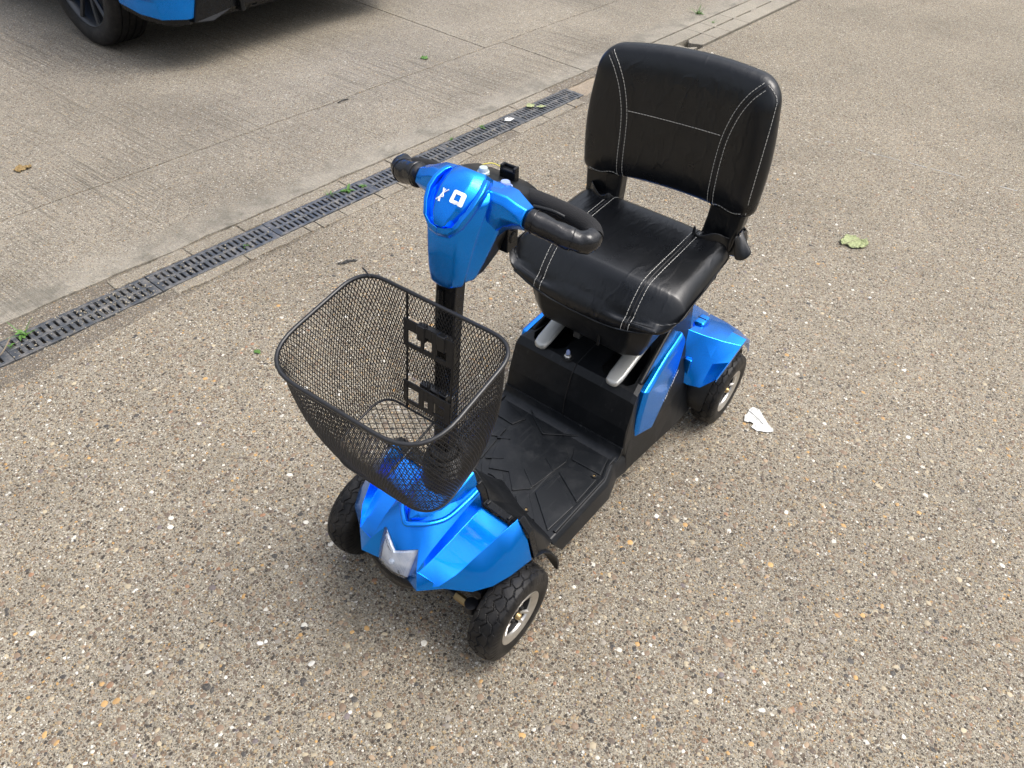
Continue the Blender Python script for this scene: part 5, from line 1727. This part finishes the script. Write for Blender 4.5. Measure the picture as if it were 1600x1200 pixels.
cw = build('wheel', car_rim(), MAT['alloy'], CAR, smooth=40)
build('tyre', car_tyre(), simple('car_tyre_rubber', (0.010, 0.010, 0.011), 0.55, bump=0.2, bscale=200, dust=0.08, spec=0.25), cw, smooth=40)
build('spoke', car_spokes(), MAT['alloy'], cw, smooth=40, bevel=0.001)
cw.location = (0.805, 0, 0.330)
for x, y, rz in ((-0.805, 0, PI), (0.805, -2.62, 0), (-0.805, -2.62, PI)):
    c = copy_tree(cw, CAR); c.location = (x, y, 0.330); c.rotation_euler = (0, 0, rz)

# ================================================================== WEEDS, LITTER
def leaf_blade(mb, base, dirv, L, W, droop=0.3, notch=0):
    d = Vector((dirv[0], dirv[1], 0)).normalized(); q = Vector((-d.y, d.x, 0)); vs = []
    n = 5
    for i in range(n + 1):
        t = i / n; w = W * math.sin(PI * (0.12 + 0.88 * t)) ** 0.8 * (1 - 0.2 * (i % 2) * notch)
        if i == n: w = 0.0003
        c = Vector(base) + d * L * t + Vector((0, 0, dirv[2] * L * t - droop * L * t * t))
        vs += [c - q * w / 2 + Vector((0, 0, 0.15 * w)), c, c + q * w / 2 + Vector((0, 0, 0.15 * w))]
    fs = []
    for i in range(n):
        for k in range(2): fs.append((i * 3 + k, i * 3 + k + 1, (i + 1) * 3 + k + 1, (i + 1) * 3 + k))
    mb.add(vs, fs)
def weed(x, y, size, nl, seed, label, m='leaf', grass=0, z0=-0.006):
    r = random.Random(seed)
    root = empty('weed', (x, y, 0)); tag(root, label, 'weed', 'weeds growing in the drain')
    mb = MB()
    for k in range(nl):
        a = r.uniform(0, 2 * PI); L = size * 0.8 * r.uniform(0.45, 1.0)
        leaf_blade(mb, (r.uniform(-1, 1) * size * 0.15, r.uniform(-1, 1) * size * 0.15, z0 + r.uniform(0, 0.008)), (math.cos(a), math.sin(a), r.uniform(0.3, 1.0)), L, L * r.uniform(0.30, 0.5), r.uniform(0.3, 0.8), 1)
    for k in range(grass):
        a = r.uniform(0, 2 * PI); L = size * r.uniform(0.8, 1.5)
        leaf_blade(mb, (r.uniform(-1, 1) * size * 0.2, r.uniform(-1, 1) * size * 0.2, z0), (math.cos(a), math.sin(a), r.uniform(0.7, 1.3)), L, L * 0.06, 0.4)
    build('leaves', mb, MAT[m], root, smooth=60)
    mb = MB()
    for k in range(4): mb.tube([(0, 0, -0.012), (r.uniform(-1, 1) * size * 0.3, r.uniform(-1, 1) * size * 0.3, size * 0.2)], 0.0008, 4)
    build('stem', mb, MAT['leaf'], root)
weed(0.553, -1.612, 0.040, 9, 1, 'leafy green weed in the clogged grate near the left edge', grass=8)
weed(0.610, -1.580, 0.022, 5, 2, 'tiny green weed beside the twig on the leftmost grate')
weed(-0.755, -1.525, 0.042, 14, 3, 'bright green rosette weed, broadest of those growing through the grates')
weed(-0.83, -1.502, 0.030, 13, 4, 'yellowish green weed just right of the bright rosette', 'leaf')
weed(-0.69, -1.555, 0.030, 2, 5, 'thin grassy weed just left of the bright rosette', grass=10)
weed(-0.22, -1.505, 0.018, 7, 6, 'small weed speck on the clean dark grate')
weed(-1.42, -1.52, 0.022, 8, 7, 'small green weed on the grate behind the handlebar')
weed(-1.62, -1.50, 0.028, 8, 8, 'green weed on the grate with pale leaf scraps')
weed(-4.03, -1.535, 0.055, 10, 9, 'grassy weed at the joint of the far slab and channel block', grass=16)
weed(-3.925, -1.372, 0.030, 4, 10, 'little green weed in the slot of the cracked channel block', grass=6)
# litter on the ground: each piece is a thing
def scrap(name, poly, z, mat, label, cat, crumple=0.004, group=None, fold=0.0, seed=0, thick=0.0006):
    cx = sum(p[0] for p in poly) / len(poly); cy = sum(p[1] for p in poly) / len(poly)
    bm = bmesh.new(); vs = [bm.verts.new((x - cx, y - cy, 0)) for x, y in poly]; bm.faces.new(vs)
    bmesh.ops.triangulate(bm, faces=bm.faces)
    for _ in range(3): bmesh.ops.subdivide_edges(bm, edges=bm.edges, cuts=1, use_grid_fill=True)
    for v in bm.verts:
        q = Vector((v.co.x * 70 + seed, v.co.y * 70, seed))
        v.co.z = abs(noise.noise(q)) * crumple * 2 + abs(noise.noise(q * 2.7)) * crumple * 0.8 + fold * (v.co.x ** 2 + v.co.y ** 2) * 30
    me = bpy.data.meshes.new(name); bm.to_mesh(me); bm.free(); me.materials.append(MAT[mat])
    o = bpy.data.objects.new(name, me); COL.objects.link(o); o.location = (cx, cy, z + 0.001)
    md = o.modifiers.new('t', 'SOLIDIFY'); md.thickness = thick
    tag(o, label, cat, group)
    return o
paper = scrap('paper_scrap', [(-0.640, 0.343), (-0.659, 0.348), (-0.655, 0.371), (-0.636, 0.392), (-0.600, 0.438), (-0.585, 0.424), (-0.571, 0.398), (-0.573, 0.378), (-0.592, 0.379), (-0.588, 0.366), (-0.583, 0.352), (-0.607, 0.343), (-0.622, 0.346)], 0.001, 'paper', 'torn white paper scrap lying beside the left rear wheel', 'paper scrap', 0.0035, seed=3)
mb = MB(); mb.tube([(-0.022, -0.035, 0.0050), (-0.015, -0.012, 0.0062), (-0.004, 0.012, 0.0062), (0.004, 0.027, 0.005)], 0.0009, 5)
build('crease', mb, MAT['darkleaf'], paper)
lf_ = scrap('fallen_leaf', [(-1.848, 0.232), (-1.858, 0.262), (-1.850, 0.290), (-1.868, 0.312), (-1.835, 0.330), (-1.800, 0.325), (-1.775, 0.305), (-1.762, 0.282), (-1.772, 0.262), (-1.760, 0.245), (-1.782, 0.228), (-1.815, 0.235)], 0.002, 'leaf_dry', 'pale green fallen leaf alone on the open concrete at right', 'leaf', 0.006, fold=0.02, seed=1)
build('leaf_stem', MB().tube([(0.045, -0.02, 0.004), (0.075, -0.035, 0.003), (0.10, -0.036, 0.001)], 0.0011, 5), MAT['twig'], lf_)
build('midrib', MB().tube([(0.045, -0.02, 0.0075), (0.0, 0.0, 0.0125), (-0.03, 0.022, 0.010)], 0.0009, 5), MAT['twig'], lf_)
scrap('fallen_leaf', [(-0.360, -1.160), (-0.372, -1.150), (-0.395, -1.152), (-0.425, -1.120), (-0.412, -1.118), (-0.402, -1.132), (-0.380, -1.134), (-0.358, -1.150)], 0.001, 'darkleaf', 'small dark pointed scrap on the concrete beyond the basket', 'leaf', 0.004, seed=5)
scrap('fallen_leaf', [(0.130, -0.985), (0.138, -0.972), (0.150, -0.985), (0.143, -1.0)], 0.001, 'leaf', 'tiny green leaf bit on the concrete left of the basket', 'leaf', 0.003, seed=6)
scrap('fallen_leaf', [(0.055, -2.66), (0.02, -2.69), (0.00, -2.66), (-0.02, -2.65), (0.0, -2.63), (0.03, -2.635), (0.045, -2.62)], 0.001, 'leaf_brown', 'ragged yellow brown leaf scrap on the grooved slab at the left edge', 'leaf', 0.008, seed=7)
scrap('fallen_leaf', [(-2.07, -2.32), (-2.10, -2.33), (-2.12, -2.31), (-2.10, -2.28), (-2.08, -2.285)], 0.001, 'leaf', 'green leaf scrap on the far slab above the grates', 'leaf', 0.006, seed=8)
scrap('fallen_leaf', [(-1.95, -1.475), (-1.99, -1.49), (-2.00, -1.455), (-1.97, -1.44)], 0.004, 'leaf_dry', 'pale yellow leaf scrap on the second grate', 'leaf', 0.006, seed=9)
scrap('fallen_leaf', [(-1.985, -1.44), (-2.02, -1.43), (-2.035, -1.405), (-2.00, -1.41)], 0.003, 'leaf_dry', 'pale leaf scrap on the grate nearest the yellow one', 'leaf', 0.004, seed=10)
scrap('fallen_leaf', [(-1.74, -1.452), (-1.77, -1.47), (-1.80, -1.435), (-1.76, -1.43)], 0.003, 'paper', 'greyish white scrap on the edge of the second grate', 'leaf', 0.004, seed=11)
mb = MB(); mb.tube(smoothcurve([(0, 0, 0.004), (-0.02, 0.004, 0.010), (-0.045, -0.003, 0.006), (-0.07, 0.002, 0.004)], 5), 0.003, 6)
o = build('fallen_leaf', mb, MAT['darkleaf']); o.location = (-1.33, -2.20, 0); tag(o, 'dark curled leaf stalk on the joint of the far slab', 'leaf')
mb = MB(); mb.tube(smoothcurve([(0.655, -1.560, 0.004), (0.640, -1.560, 0.012), (0.618, -1.572, 0.02), (0.600, -1.585, 0.026)], 5), 0.0022, 6, radii=None)
mb2 = mb.xf(lambda v: v - Vector((0.63, -1.565, 0)))
o = build('twig', mb2, MAT['twig']); o.location = (0.63, -1.565, 0); tag(o, 'thin bare twig lying on the leftmost grate', 'twig')
# grit scattered on grates and gutter: stuff
mb = MB(); r = random.Random(9)
for k in range(1100):
    s = r.uniform(-1.2, 2.25); n_ = r.gauss(1.537, 0.075)
    if not 1.36 < n_ < 1.80: continue
    if r.random() < 0.35: s = r.gauss(-0.36, 0.12)
    q = 0.0007 + r.expovariate(1) * 0.0006; q = min(q, 0.0030)
    x, y, _ = SN(s, n_)
    a = r.uniform(0, PI)
    mb.box((x, y, q * 0.4), (q * 2, q * 1.5, q), Matrix.Rotation(a, 3, 'Z') @ Matrix.Rotation(0.4, 3, 'X'))
tag(build('loose_grit', mb, simple('pale_grit', (0.32, 0.28, 0.21), 0.8, var=0.5, vscale=90)), 'loose pale grit scattered over grates and gutter', 'grit', kind='stuff')
